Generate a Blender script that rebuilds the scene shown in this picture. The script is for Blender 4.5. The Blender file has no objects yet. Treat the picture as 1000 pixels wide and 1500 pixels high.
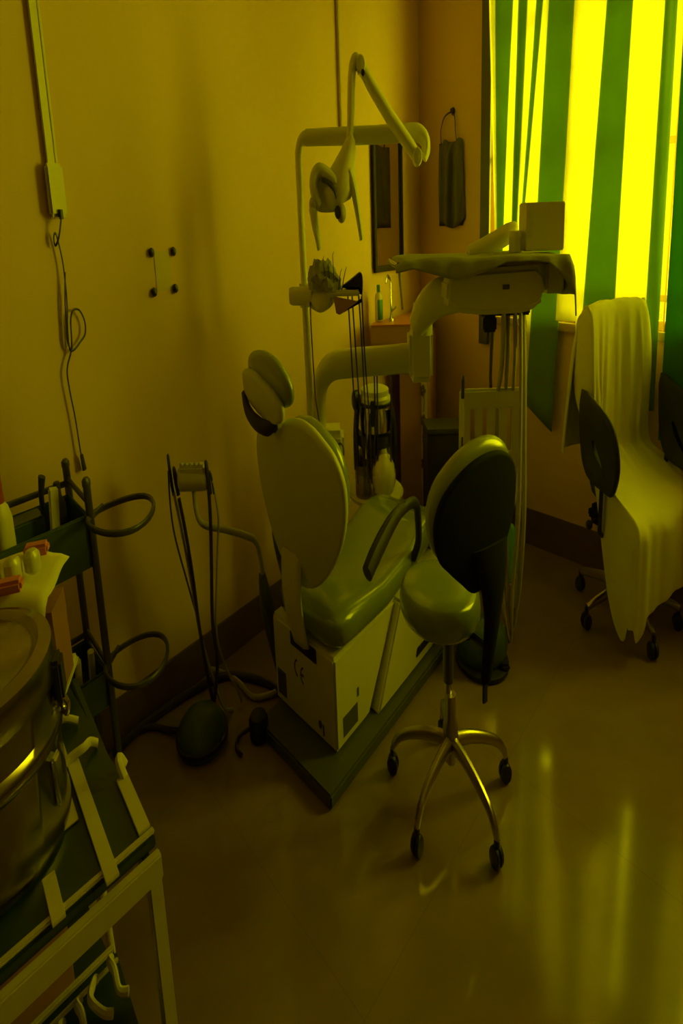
import bpy, bmesh, math, random
from mathutils import Vector, Matrix
random.seed(7)
sin, cos, pi = math.sin, math.cos, math.pi
S = bpy.context.scene
COL = S.collection
# The room is measured in metres in plan, height in metres; the photograph shows everything at half width,
# so the room itself is built narrow: one plan metre along X is KX metres of room.
KX = 0.5
V = Vector

# ------------------------------------------------------------------ materials
def mat(name, col, rough=.5, metal=0., var=.08, scale=12., bump=0., coat=0., spec=.5):
    m = bpy.data.materials.new(name); m.use_nodes = True
    nt = m.node_tree; b = nt.nodes['Principled BSDF']
    b.inputs['Roughness'].default_value = rough
    b.inputs['Metallic'].default_value = metal
    b.inputs['Coat Weight'].default_value = coat
    b.inputs['Specular IOR Level'].default_value = spec
    tc = nt.nodes.new('ShaderNodeTexCoord')
    no = nt.nodes.new('ShaderNodeTexNoise'); no.inputs['Scale'].default_value = scale; no.inputs['Detail'].default_value = 4
    nt.links.new(tc.outputs['Object'], no.inputs['Vector'])
    mx = nt.nodes.new('ShaderNodeMix'); mx.data_type = 'RGBA'
    c1 = [min(1, c*(1-var)) for c in col]; c2 = [min(1, c*(1+var)) for c in col]
    mx.inputs['A'].default_value = (*c1, 1); mx.inputs['B'].default_value = (*c2, 1)
    nt.links.new(no.outputs['Fac'], mx.inputs['Factor'])
    nt.links.new(mx.outputs['Result'], b.inputs['Base Color'])
    if bump:
        bp = nt.nodes.new('ShaderNodeBump'); bp.inputs['Strength'].default_value = bump; bp.inputs['Distance'].default_value = .01
        nt.links.new(no.outputs['Fac'], bp.inputs['Height']); nt.links.new(bp.outputs['Normal'], b.inputs['Normal'])
    return m

def cloth_mat(name, col, trans=.5):
    m = bpy.data.materials.new(name); m.use_nodes = True
    nt = m.node_tree; nt.nodes.remove(nt.nodes['Principled BSDF']); out = nt.nodes['Material Output']
    d = nt.nodes.new('ShaderNodeBsdfDiffuse'); t = nt.nodes.new('ShaderNodeBsdfTranslucent'); mx = nt.nodes.new('ShaderNodeMixShader')
    tc = nt.nodes.new('ShaderNodeTexCoord'); no = nt.nodes.new('ShaderNodeTexNoise'); no.inputs['Scale'].default_value = 9
    nt.links.new(tc.outputs['Object'], no.inputs['Vector'])
    cm = nt.nodes.new('ShaderNodeMix'); cm.data_type = 'RGBA'
    cm.inputs['A'].default_value = (*[c*.92 for c in col], 1); cm.inputs['B'].default_value = (*[min(1, c*1.06) for c in col], 1)
    nt.links.new(no.outputs['Fac'], cm.inputs['Factor'])
    for n in (d, t): nt.links.new(cm.outputs['Result'], n.inputs['Color'])
    mx.inputs['Fac'].default_value = trans
    nt.links.new(d.outputs[0], mx.inputs[1]); nt.links.new(t.outputs[0], mx.inputs[2]); nt.links.new(mx.outputs[0], out.inputs['Surface'])
    return m

def glass_mat(name, tint=(.95, .97, .95), gloss=.08):
    m = bpy.data.materials.new(name); m.use_nodes = True
    nt = m.node_tree; nt.nodes.remove(nt.nodes['Principled BSDF']); out = nt.nodes['Material Output']
    a = nt.nodes.new('ShaderNodeBsdfTransparent'); a.inputs['Color'].default_value = (*tint, 1)
    g = nt.nodes.new('ShaderNodeBsdfGlossy'); g.inputs['Roughness'].default_value = .03
    mx = nt.nodes.new('ShaderNodeMixShader'); mx.inputs['Fac'].default_value = gloss
    nt.links.new(a.outputs[0], mx.inputs[1]); nt.links.new(g.outputs[0], mx.inputs[2]); nt.links.new(mx.outputs[0], out.inputs['Surface'])
    return m

def floor_mat():
    m = mat('polished_floor_tile', (.27, .185, .11), rough=.11, var=.2, scale=5, spec=.4)
    nt = m.node_tree; b = nt.nodes['Principled BSDF']
    tc = nt.nodes.new('ShaderNodeTexCoord'); mp = nt.nodes.new('ShaderNodeMapping')
    mp.vector_type = 'TEXTURE'
    mp.inputs['Scale'].default_value = (KX, 1, 1)
    rot = nt.nodes.new('ShaderNodeMapping'); rot.inputs['Rotation'].default_value = (0, 0, math.radians(-45.2)); rot.inputs['Location'].default_value = (.20, .235, 0)
    br = nt.nodes.new('ShaderNodeTexBrick'); br.offset = 0; br.inputs['Scale'].default_value = 1
    br.inputs['Brick Width'].default_value = 1.2; br.inputs['Row Height'].default_value = 1.2
    br.inputs['Mortar Size'].default_value = .0025; br.inputs['Mortar Smooth'].default_value = .3
    br.inputs['Color1'].default_value = (1, 1, 1, 1); br.inputs['Color2'].default_value = (.97, .97, .97, 1); br.inputs['Mortar'].default_value = (.88, .88, .88, 1)
    nt.links.new(tc.outputs['Object'], mp.inputs['Vector']); nt.links.new(mp.outputs[0], rot.inputs['Vector']); nt.links.new(rot.outputs[0], br.inputs['Vector'])
    src = [l for l in nt.links if l.to_socket == b.inputs['Base Color']][0].from_socket
    mu = nt.nodes.new('ShaderNodeMix'); mu.data_type = 'RGBA'; mu.blend_type = 'MULTIPLY'; mu.inputs['Factor'].default_value = 1
    nt.links.new(src, mu.inputs['A']); nt.links.new(br.outputs['Color'], mu.inputs['B']); nt.links.new(mu.outputs['Result'], b.inputs['Base Color'])
    return m

M = dict(
    wall=mat('cream_wall_paint', (.78, .56, .40), .75, var=.06, scale=3, bump=.05),
    ceil=mat('white_ceiling_paint', (.6, .52, .42), .9),
    floor=floor_mat(),
    panel=mat('fill_cutting_wall_brown', (.36, .26, .17), .5, var=.15),  # dark brown invented for the unseen walls to cut bounced fill light
    skirt=mat('dark_skirting_tile', (.16, .10, .07), .35, var=.15),
    sill=mat('stone_sill', (.42, .30, .2), .4, var=.15, scale=30),
    jamb=mat('dark_window_jamb', (.09, .09, .05), .5),
    bar=mat('orange_grille_paint', (.7, .42, .15), .5),
    white=mat('white_enamel', (.74, .73, .60), .35, var=.04, coat=.2),
    cream=mat('cream_plastic', (.74, .72, .53), .45, var=.05),
    shell=mat('grey_green_shell', (.66, .68, .46), .5, var=.04),
    vinyl=mat('pale_green_vinyl', (.23, .29, .12), .2, var=.06, coat=.3),
    vinyl_rim=mat('green_vinyl_rim', (.28, .33, .14), .25, var=.05, coat=.3),
    black=mat('black_plastic', (.018, .018, .015), .5, var=.2),
    blackvinyl=mat('black_vinyl', (.010, .011, .008), .85, var=.2, spec=.15),
    darkmetal=mat('dark_grey_metal', (.08, .08, .07), .4, .3),
    plinth=mat('dark_plinth_paint', (.075, .08, .045), .45, var=.12),
    rubber=mat('brown_black_rubber', (.035, .025, .018), .6),
    chrome=mat('chrome', (.75, .75, .72), .18, 1., var=.03),
    steel=mat('brushed_steel', (.28, .24, .20), .22, 1., var=.1, scale=30),
    bronze=mat('satin_metal', (.52, .46, .36), .3, 1., var=.05),
    hose=mat('grey_hose', (.46, .42, .32), .5),
    darkhose=mat('dark_hose', (.05, .035, .025), .5),
    brown=mat('brown_panel', (.44, .24, .12), .5, var=.1, scale=4),
    red=mat('red_countertop', (.50, .17, .10), .4),
    orange=mat('brown_orange_plastic', (.36, .17, .08), .4, var=.1),
    redcap=mat('red_cap', (.35, .05, .03), .4),
    pink=mat('pink_stain', (.75, .24, .16), .6),
    paper=mat('white_paper', (.78, .76, .66), .8, var=.05),
    green=mat('green_plastic', (.06, .30, .10), .4),
    brightgreen=mat('bright_green_plastic', (.22, .62, .12), .5),
    darkgreen=mat('dark_green_plastic', (.055, .10, .035), .35, var=.2),
    tabletop=mat('dark_green_tabletop', (.02, .045, .015), .35, var=.2),
    tape=mat('cream_tape', (.66, .60, .40), .6, var=.08),
    frame=mat('cream_frame_paint', (.60, .55, .34), .5, var=.12, scale=25),
    towel=mat('grey_green_towel', (.32, .33, .20), .85, var=.15, bump=.3),
    bagcloth=mat('olive_bag_cloth', (.16, .15, .075), .9, var=.2, bump=.3),
    ccover=cloth_mat('cream_chair_cover', (.92, .90, .74), .04),
    cwhite=cloth_mat('white_curtain_cloth', (.92, .90, .68), .52),
    cgreen=cloth_mat('green_curtain_cloth', (.25, .42, .10), .40),
    cgreend=cloth_mat('deep_green_curtain_cloth', (.13, .40, .10), .40),
    mirror=mat('mirror_glass', (.8, .8, .78), .03, 1., var=0.),
    pane=glass_mat('window_glass'),
    jar=glass_mat('jar_glass', (.72, .66, .5), .15),
    sticker=mat('dark_sticker', (.09, .09, .06), .5, var=.3, scale=60),
    white_bowl=mat('white_ceramic', (.93, .92, .80), .08, var=.02, coat=.6),
    bolt=mat('dark_bolt', (.02, .016, .012), .4),
    patch=mat('pale_wall_plate', (.66, .55, .34), .6),
    floral=mat('flower_print', (.16, .10, .05), .6),
    edgeprint=mat('cream_printed_edge', (.62, .52, .34), .5),
)

# ------------------------------------------------------------------ mesh builder (plan metres)
class MB:
    def __init__(s): s.v = []; s.f = []; s.mi = []
    def add(s, vs, fs, mi=0):
        n = len(s.v); s.v += [V(v) for v in vs]; s.f += [tuple(i+n for i in f) for f in fs]; s.mi += [mi]*len(fs); return s
    def bm(s, b, mtx=None, mi=0):
        b.verts.index_update()
        vs = [(mtx @ v.co) if mtx else v.co.copy() for v in b.verts]
        s.add(vs, [[v.index for v in f.verts] for f in b.faces], mi); b.free(); return s
    def box(s, c, size, ex=(1, 0, 0), ey=(0, 1, 0), bev=.004, mi=0, seg=2):
        b = bmesh.new(); bmesh.ops.create_cube(b, size=1)
        for v in b.verts: v.co = V((v.co.x*size[0], v.co.y*size[1], v.co.z*size[2]))
        if bev: bmesh.ops.bevel(b, geom=b.edges[:], offset=min(bev, min(size)*.45), segments=seg, affect='EDGES')
        ex = V(ex).normalized(); ey = V(ey).normalized(); ez = ex.cross(ey).normalized(); ey = ez.cross(ex)
        m = Matrix((ex, ey, ez)).transposed().to_4x4(); m.translation = V(c)
        return s.bm(b, m, mi)
    def prism(s, outl, o, ex, ey, t0, t1, bev=.004, mi=0, seg=2):
        ex = V(ex).normalized(); ey = V(ey).normalized(); n = ex.cross(ey)
        b = bmesh.new(); vs = [b.verts.new((p[0], p[1], t0)) for p in outl]
        f = b.faces.new(vs); r = bmesh.ops.extrude_face_region(b, geom=[f])
        for e in r['geom']:
            if isinstance(e, bmesh.types.BMVert): e.co.z = t1
        bmesh.ops.recalc_face_normals(b, faces=b.faces[:])
        if bev: bmesh.ops.bevel(b, geom=b.edges[:], offset=bev, segments=seg, affect='EDGES')
        m = Matrix((ex, ey, n)).transposed().to_4x4(); m.translation = V(o)
        return s.bm(b, m, mi)
    def loft(s, rings, caps=True, mi=0, closed=False):
        n = len(rings[0]); vs = [p for r in rings for p in r]; fs = []
        R = len(rings)
        for i in range(R if closed else R-1):
            for j in range(n):
                a = i*n+j; b_ = i*n+(j+1) % n; k = ((i+1) % R)*n
                fs.append((a, b_, k+(j+1) % n, k+j))
        if caps and not closed:
            fs.append(tuple(range(n))[::-1]); fs.append(tuple(range((R-1)*n, R*n)))
        return s.add(vs, fs, mi)
    def grid(s, rows, mi=0, mis=None):
        n = len(rows[0]); vs = [p for r in rows for p in r]
        for i in range(len(rows)-1):
            for j in range(n-1): pass
        fs = [(i*n+j, i*n+j+1, (i+1)*n+j+1, (i+1)*n+j) for i in range(len(rows)-1) for j in range(n-1)]
        k = len(s.f); s.add(vs, fs, mi)
        if mis:
            s.mi[k:] = [mis[j] for i in range(len(rows)-1) for j in range(n-1)]
        return s
    def tube(s, pts, r, seg=10, closed=False, smooth=0, mi=0):
        pts = [V(p) for p in pts]
        if smooth: pts, r = catmull(pts, r, smooth, closed)
        N = len(pts); rr = r if isinstance(r, (list, tuple)) else [r]*N
        rings = []; up = None
        for i in range(N):
            if closed: t = pts[(i+1) % N]-pts[i-1]
            else: t = pts[min(i+1, N-1)]-pts[max(i-1, 0)]
            t.normalize()
            if up is None: up = V((0, 0, 1)) if abs(t.z) < .9 else V((1, 0, 0))
            a = t.cross(up)
            if a.length < 1e-4: a = t.cross(V((0, 1, 0)))
            a.normalize(); up = a.cross(t).normalized()
            rings.append([pts[i]+a*rr[i]*cos(2*pi*k/seg)+up*rr[i]*sin(2*pi*k/seg) for k in range(seg)])
        return s.loft(rings, True, mi, closed)
    def lathe(s, o, prof, axis=(0, 0, 1), seg=28, mi=0):
        ax = V(axis).normalized(); a = ax.cross(V((0, 1, 0)) if abs(ax.y) < .9 else V((1, 0, 0))).normalized(); b_ = ax.cross(a)
        rings = [[V(o)+ax*z+(a*cos(2*pi*k/seg)+b_*sin(2*pi*k/seg))*max(r, 1e-4) for k in range(seg)] for r, z in prof]
        return s.loft(rings, True, mi)
    def ball(s, c, r, seg=20, mi=0):
        if not isinstance(r, (tuple, list)): r = (r, r, r)
        n = seg//2
        rings = [[V(c)+V((r[0]*max(sin(pi*i/n), 1e-3)*cos(2*pi*k/seg), r[1]*max(sin(pi*i/n), 1e-3)*sin(2*pi*k/seg), -r[2]*cos(pi*i/n))) for k in range(seg)] for i in range(n+1)]
        return s.loft(rings, True, mi)
    def cushion(s, outl, o, ex, ey, t0, t1, rnd=.03, bulge=.0, mi=0, n=5):
        ex = V(ex).normalized(); ey = V(ey).normalized(); nn = ex.cross(ey)
        cx = sum(p[0] for p in outl)/len(outl); cy = sum(p[1] for p in outl)/len(outl)
        rm = sum(math.hypot(p[0]-cx, p[1]-cy) for p in outl)/len(outl)
        lv = []
        for k in range(n+1):
            a = pi/2*k/n; lv.append((1-rnd*(1-sin(a))/rm, t0+(t1-t0)*.5*(1-cos(a))))
        for k in range(1, n+1):
            a = pi/2*k/n; lv.append((1-rnd*(1-cos(a))/rm, t0+(t1-t0)*.5*(1+sin(a))))
        f0, f1 = lv[0][0], lv[-1][0]
        lv = [(f0*.02, t0-bulge), (f0*.5, t0-bulge*.75)]+lv+[(f1*.5, t1+bulge*.75), (f1*.02, t1+bulge)]
        rings = [[V(o)+ex*(cx+(p[0]-cx)*f)+ey*(cy+(p[1]-cy)*f)+nn*t for p in outl] for f, t in lv]
        return s.loft(rings, True, mi)

def catmull(pts, r, n, closed=False):
    out = []; rr = []; N = len(pts); vr = isinstance(r, (list, tuple))
    for i in range(N if closed else N-1):
        p = [pts[(i+k) % N] if closed else pts[min(max(i+k, 0), N-1)] for k in (-1, 0, 1, 2)]
        for j in range(n):
            t = j/n
            out.append(.5*((2*p[1])+(p[2]-p[0])*t+(2*p[0]-5*p[1]+4*p[2]-p[3])*t*t+(3*p[1]-p[0]-3*p[2]+p[3])*t**3))
            if vr: rr.append(r[i]*(1-t)+r[(i+1) % N]*t)
    if not closed:
        out.append(pts[-1])
        if vr: rr.append(r[-1])
    return out, (rr if vr else r)

def curve2(pts, n=5, closed=True):
    o, _ = catmull([V((p[0], p[1], 0)) for p in pts], 0, n, closed)
    return [(q.x, q.y) for q in o]

def ell(cx, cy, a, b, n=32):
    return [(cx+a*cos(2*pi*k/n), cy+b*sin(2*pi*k/n)) for k in range(n)]

ORG = {}
def thing(name, label, cat, loc=(0, 0, 0), group=None):
    o = bpy.data.objects.new(name, None); COL.objects.link(o)
    o.empty_display_size = .05
    o.location = (loc[0]*KX, loc[1], loc[2]); ORG[o.name] = V(loc)
    o['label'] = label; o['category'] = cat
    if group: o['group'] = group
    return o

def mesh_obj(name, mb, mats, org, parent=None, smooth=40, solid=0):
    if not isinstance(mats, (list, tuple)): mats = [mats]
    me = bpy.data.meshes.new(name)
    me.from_pydata([((v.x-org.x)*KX, v.y-org.y, v.z-org.z) for v in mb.v], [], mb.f)
    for m in mats: me.materials.append(m)
    me.polygons.foreach_set('material_index', mb.mi)
    b = bmesh.new(); b.from_mesh(me); bmesh.ops.recalc_face_normals(b, faces=b.faces[:]); b.to_mesh(me); b.free()
    me.polygons.foreach_set('use_smooth', [True]*len(me.polygons))
    me.set_sharp_from_angle(angle=math.radians(smooth))
    o = bpy.data.objects.new(name, me); COL.objects.link(o)
    if parent: o.parent = parent
    ORG[o.name] = V(org)
    if solid:
        md = o.modifiers.new('thickness', 'SOLIDIFY'); md.thickness = solid; md.offset = 0
    return o

def part(name, mb, m, parent, label=None, **k):
    o = mesh_obj(name, mb, m, ORG[parent.name], parent, **k)
    if label: o['label'] = label
    return o

def single(name, mb, m, label, cat, loc, group=None, kind=None, **k):
    o = mesh_obj(name, mb, m, V(loc), None, **k); o.location = (loc[0]*KX, loc[1], loc[2])
    o['label'] = label; o['category'] = cat
    if group: o['group'] = group
    if kind: o['kind'] = kind
    return o

def struct(name, mb, m, **k):
    o = mesh_obj(name, mb, m, V((0, 0, 0)), None, **k); o['kind'] = 'structure'; return o

# ------------------------------------------------------------------ the room
CX, CY = .88, 4.797
A = V((-.688, -.7257, 0)); NA = V((.7257, -.688, 0))      # along the left wall away from the corner, and into the room
B = V((.761, -.648, 0)); NB = V((-.648, -.761, 0))        # along the window wall, and into the room
CR = V((CX, CY, 0))
def wa(s, z, d=0.): return CR+A*s+NA*d+V((0, 0, z))
def wb(t, z, d=0.): return CR+B*t+NB*d+V((0, 0, z))
LA, LB, HC, TH = 5.6, 4.3, 2.95, .12
P1 = CR; P2 = CR+A*LA; P4 = CR+B*LB; P3 = P2+B*LB
def quad_prism(pts, z0, z1): return MB().prism([(p.x, p.y) for p in pts], (0, 0, 0), (1, 0, 0), (0, 1, 0), z0, z1, bev=0)
big = [P1-A*.2-B*.2, P2+A*.2-B*.2, P3+A*.2+B*.2, P4-A*.2+B*.2]
struct('floor', quad_prism(big, -.1, 0), M['floor'])
struct('ceiling', quad_prism(big, HC, HC+.1), M['ceil'])
def wallseg(p, q, n, z0, z1, mb=None, th=TH):
    mb = mb or MB(); d = (q-p).normalized()
    return mb.prism([(0, z0), ((q-p).length, z0), ((q-p).length, z1), (0, z1)], p, d, (0, 0, 1), 0, th if d.cross(V((0, 0, 1))).dot(n) < 0 else -th, bev=0)
struct('wall_left', wallseg(P1-A*.1, P2, NA, 0, HC), M['wall'])
W0, W1, Z0, Z1 = .70, 3.75, 1.02, 2.5
mb = MB()
wallseg(wb(-.1, 0), wb(W0, 0), NB, 0, HC, mb); wallseg(wb(W1, 0), wb(LB, 0), NB, 0, HC, mb)
wallseg(wb(W0, 0), wb(W1, 0), NB, 0, Z0, mb); wallseg(wb(W0, 0), wb(W1, 0), NB, Z1, HC, mb)
struct('wall_right', mb, M['wall'])
struct('wall_near', wallseg(P2, P3, -A, 0, HC), M['panel'])
struct('wall_far_right', wallseg(P3, P4, -B, 0, HC), M['panel'])
def skirting(p, q, n, h): 
    d = (q-p).normalized()
    return MB().box((p+q)/2+n*.007+V((0, 0, h/2)), ((q-p).length, .014, h), d, n, .003)
struct('baseboard_left', skirting(wa(.014, 0), wa(LA, 0), NA, .145), M['skirt'])
struct('baseboard_right', skirting(wb(.014, 0), wb(LB, 0), NB, .172), M['skirt'])
# window in the right wall
win = bpy.data.objects.new('window_1', None); COL.objects.link(win); win['kind'] = 'structure'; ORG[win.name] = V((0, 0, 0))
mb = MB()
for t in (W0+.02, 1.45, 2.2, 2.95, W1-.02): mb.box(wb(t, (Z0+Z1)/2, -.06), (.05, .05, Z1-Z0), B, NB, .004)
for z in (Z0+.02, Z1-.02): mb.box(wb((W0+W1)/2, z, -.06), (W1-W0, .05, .05), B, NB, .004)
o = part('window_frame', mb, M['bar'], win); o['kind'] = 'structure'
mb = MB()
for i in range(24):
    t = W0+.1+i*.125
    mb.tube([wb(t, Z0, -.025), wb(t, Z1, -.025)], .007, 8)
for z in (1.15, 1.7, 2.2): mb.box(wb((W0+W1)/2, z, -.025), (W1-W0, .012, .025), B, NB, .002)
o = part('window_grille', mb, M['bar'], win); o['kind'] = 'structure'
o = part('window_pane', MB().box(wb((W0+W1)/2, (Z0+Z1)/2, -.075), (W1-W0, .005, Z1-Z0), B, NB, 0), M['pane'], win); o['kind'] = 'structure'
struct('trim_1', MB().box(wb((W0+W1)/2, Z0-.008, -.03), (W1-W0+.10, .13, .035), B, NB, .005), M['sill'])
struct('trim_2', MB().box(wb(.68, 1.74, .022), (.085, .044, 1.68), B, NB, .004), M['jamb'])

# ------------------------------------------------------------------ curtains
def curtain(name, cols, label, seed, ztop=2.46, loc_t=1.0):
    """cols: (t at z 2.3, t at z 1.0, hem height, material of the strip that starts here)"""
    rnd = random.Random(seed); rows = []; SUB = 4; NZ = 26
    edges = []
    for i in range(len(cols)-1):
        a, b = cols[i], cols[i+1]
        for k in range(SUB):
            f = k/SUB; edges.append((a[0]+(b[0]-a[0])*f, a[1]+(b[1]-a[1])*f, a[2]+(a[4]-a[2])*f, a[3], i+f))
    l = cols[-2]; edges.append((cols[-1][0], cols[-1][1], l[4], l[3], len(cols)-1))
    mb = MB(); grid = []
    for r in range(NZ+1):
        row = []
        for (t0, t1, hz_, m_, ph) in edges:
            z = ztop+(hz_-ztop)*r/NZ
            k = (2.3-z)/1.3
            t = t0+(t1-t0)*k
            d = .085+.022*sin(ph*2.1+seed)+.010*sin(z*3.1+ph)+.006*sin(ph*5+z*2)
            row.append(wb(t, z, d))
        grid.append(row)
    mb.grid(grid, mis=[e[3] for e in edges[:-1]])
    loc = wb(loc_t, .6, .08)
    return single(name, mb, [M['cwhite'], M['cgreen'], M['cgreend']], label, 'curtain', tuple(loc), solid=.003, smooth=180)
W, G, D = 0, 1, 2
# (top t, t at z=1, hem, material, hem at the next edge)
left = [(.728, .826, 1.16, W, 1.16), (.772, .797+.03, 1.16, G, 1.12), (.914, .844, 1.1, W, 1.1), (.967, .944, 1.08, G, 1.06), (1.027, .961, 1.06, W, 1.05), (1.093, .969, 1.04, G, 1.04), (1.164, .985, 1.04, W, 1.03), (1.20, 1.117, .665, G, .565), (1.391, 1.331, 0, G, 0)]
right = [(1.385, 1.325, 1.045, W, 1.045), (1.599, 1.512, .72, G, .70), (1.761, 1.74, .70, W, .72), (1.948, 1.948, .74, G, .74), (2.008, 2.030, 0, G, 0)]
side = [(2.055, 2.072, .64, D, .64), (2.20, 2.22, .64, D, .64), (2.34, 2.36, .64, W, .66), (2.44, 2.45, .66, D, .66), (2.54, 2.55, 0, D, 0)]
curtain('curtain', left, 'gathered green and white striped curtain at the left end of the window', 1, loc_t=1.0)
curtain('curtain', right, 'green and white striped curtain hanging on the window behind the cloth-covered chair', 2, loc_t=1.7)
curtain('curtain', side, 'deep green curtain edge at the right of the window, right of the narrow gap', 3, loc_t=2.3)

# ------------------------------------------------------------------ things on the left wall
mb = MB().box(wa(3.272, 2.28, .010), (.034, .02, 1.34), A, NA, .003)
t_ = thing('wall_conduit', 'pale vertical cable conduit on the left wall above the socket box', 'conduit', wa(3.26, 1.6, 0))
part('cover_strip', mb, M['cream'], t_)
part('cable', MB().tube([wa(3.244, 2.95, .008), wa(3.244, 1.62, .008)], .006, 8), M['cream'], t_)
t_ = thing('socket_box', 'small pale socket box on the left wall at the end of the conduit', 'socket box', wa(3.266, 1.5, 0))
part('box', MB().box(wa(3.266, 1.555, .02), (.075, .04, .125), A, NA, .008), M['cream'], t_)
part('grommet', MB().tube([wa(3.262, 1.51, .042), wa(3.262, 1.487, .042)], .010, 10), M['bolt'], t_)
pts = [(3.262, 1.49), (3.283, 1.445), (3.297, 1.425), (3.300, 1.445), (3.288, 1.452), (3.275, 1.40), (3.272, 1.357), (3.275, 1.29), (3.287, 1.222), (3.289, 1.17), (3.27, 1.165), (3.235, 1.182), (3.207, 1.20), (3.202, 1.232), (3.222, 1.262), (3.252, 1.264), (3.268, 1.24), (3.275, 1.19), (3.283, 1.163), (3.312, 1.119), (3.312, 1.066), (3.302, .992), (3.296, .90), (3.292, .884)]
t_ = thing('hanging_cable', 'thin dark looped cable hanging from the socket box, small plug at its end', 'cable', wa(3.28, .85, 0))
part('wire', MB().tube([wa(s_, z_, .02 if i > 1 else .04) for i, (s_, z_) in enumerate(pts)], .0035, 6, smooth=5), M['bolt'], t_)
part('wire', MB().tube([wa(3.268, 1.36, .022), wa(3.284, 1.29, .022), wa(3.292, 1.23, .022), wa(3.296, 1.19, .022), wa(3.283, 1.163, .022)], .003, 6, smooth=4), M['bolt'], t_)
part('plug', MB().tube([wa(3.293, .89, .02), wa(3.287, .848, .02)], [.008, .011], 8), M['rubber'], t_)
t_ = thing('wall_plate', 'pale square plate on the left wall with a dark bolt at each corner', 'plate', wa(2.734, 1.28, 0))
part('plate', MB().box(wa(2.734, 1.338, .0015), (.10, .003, .115), A, NA, .001), M['patch'], t_)
for s_, z_ in ((2.799, 1.393), (2.663, 1.392), (2.804, 1.282), (2.67, 1.285)):
    part('bolt', MB().lathe(wa(s_, z_, 0), [(.012, 0), (.014, .008), (.012, .020), (.005, .025)], NA, 12), M['bolt'], t_)
single('wall_pipe', MB().tube([wa(1.14, 2.95, .015), wa(1.14, 1.76, .015)], .011, 10), M['edgeprint'], 'thin vertical conduit on the left wall above the lamp crossbar', 'conduit', wa(1.14, 1.75, .015))
t_ = thing('wall_mirror', 'tall narrow dark-framed mirror on the left wall near the corner', 'mirror', wa(.54, 1.26, 0))
mb = MB(); s0, s1, z0, z1 = .33, .742, 1.255, 1.815
for s_, w_ in ((s0, .012), (s1, .034)): mb.box(wa(s_, (z0+z1)/2, .015), (w_, .03, z1-z0), A, NA, .003)
for z_ in (z0, z1): mb.box(wa((s0+s1)/2, z_, .015), (s1-s0+.03, .03, .028), A, NA, .004)
part('mirror_frame', mb, M['rubber'], t_)
part('glass', MB().box(wa((s0+s1)/2, (z0+z1)/2, .010), (s1-s0-.02, .006, z1-z0-.02), A, NA, 0), M['mirror'], t_)
# bag on the window wall
t_ = thing('hanging_bag', 'long olive cloth bag hanging from a hook on the wall left of the window', 'bag', wb(.35, 1.43, .03))
rows = []
for i in range(17):
    z = 1.80-.37*i/16; row = []
    for j in range(25):
        f = j/24; w0 = .215+(.02 if i < 2 else 0)*(2-i); w1 = .455+.03*i/16
        t = w0+(w1-w0)*f; edge = sin(pi*f)**.5
        d = .012+.050*edge*(.6+.4*sin(pi*min(1, i/14)))+.030*sin(f*17+.12*i)*edge*min(1, .3+i/6)
        row.append(wb(t, z+.012*sin(f*9)+.03*max(0, i-13)/3*(2*f-1)**2, d))
    rows.append(row)
rows2 = [[wb(.215+.24*j/24, 1.80-.37*i/16, .006) for j in range(25)] for i in range(17)]
mb = MB(); mb.loft([r+rb[::-1] for r, rb in zip(rows, rows2)], True)
part('bag_body', mb, M['bagcloth'], t_, smooth=180)
part('strap', MB().tube([wb(.245, 1.79, .02), wb(.24, 1.85, .02), wb(.27, 1.905, .02), wb(.335, 1.925, .025), wb(.375, 1.91, .02), wb(.385, 1.85, .02), wb(.40, 1.79, .02)], .004, 6, smooth=5), M['rubber'], t_)
mb = MB().lathe(wb(.355, 1.93, 0), [(.018, 0), (.018, .006), (.006, .01), (.006, .035), (.011, .04), (.009, .048)], NB, 12)
single('wall_hook', mb, M['rubber'], 'small dark hook on the wall above the hanging olive bag', 'hook', wb(.355, 1.93, 0))

# ------------------------------------------------------------------ corner washstand
t_ = thing('washstand', 'brown corner washstand with reddish counter and flower-printed edge', 'washstand', (.72, 4.4, 0))
poly = [(.585, 4.30), (.845, 4.28), (1.0, 4.62), (.885, 4.74), (.66, 4.50)]
part('cabinet', MB().prism(poly, (0, 0, 0), (1, 0, 0), (0, 1, 0), 0, .95, .005), M['brown'], t_)
part('counter', MB().prism([(.30, 4.0), (.72, 3.99), (.95, 4.62), (.885, 4.72), (.33, 4.12)], (0, 0, 0), (1, 0, 0), (0, 1, 0), .95, 1.03, .006), [M['brown']], t_)
part('counter_sheet', MB().prism([(.302, 4.002), (.715, 3.995), (.945, 4.62), (.885, 4.71), (.335, 4.12)], (0, 0, 0), (1, 0, 0), (0, 1, 0), 1.03, 1.036, .001), M['red'], t_, label='reddish counter sheet')
eb = part('printed_edge', MB().box((.812, 4.278, .5), (.055, .012, .88), bev=.003), M['edgeprint'], t_, label='cream edge strip with dark flowers')
rnd = random.Random(3)
for x_, z_ in ((.80, .70), (.815, .47), (.80, .56), (.80, .35), (.82, .26)):
    mb = MB()
    for k in range(5):
        a = 2*pi*k/5; mb.ball((x_+.016*cos(a), 4.271, z_+.018*sin(a)), (.013, .003, .013), 10)
    mb.tube([(x_, 4.271, z_), (x_+.012, 4.271, z_-.05), (x_+.004, 4.271, z_-.10)], .004, 6)
    part('flower', mb, M['floral'], eb)
t_ = thing('tap', 'slender chrome gooseneck tap standing on the corner washstand counter', 'tap', (.50, 4.16, 1.036))
part('spout', MB().tube([(.50, 4.16, 1.036), (.50, 4.16, 1.19), (.485, 4.14, 1.225), (.465, 4.11, 1.23), (.45, 4.09, 1.205)], .008, 10, smooth=5), M['chrome'], t_)
part('base', MB().lathe((.50, 4.16, 1.036), [(.024, 0), (.024, .012), (.012, .02), (.012, .035)], seg=16), M['chrome'], t_)
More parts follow.
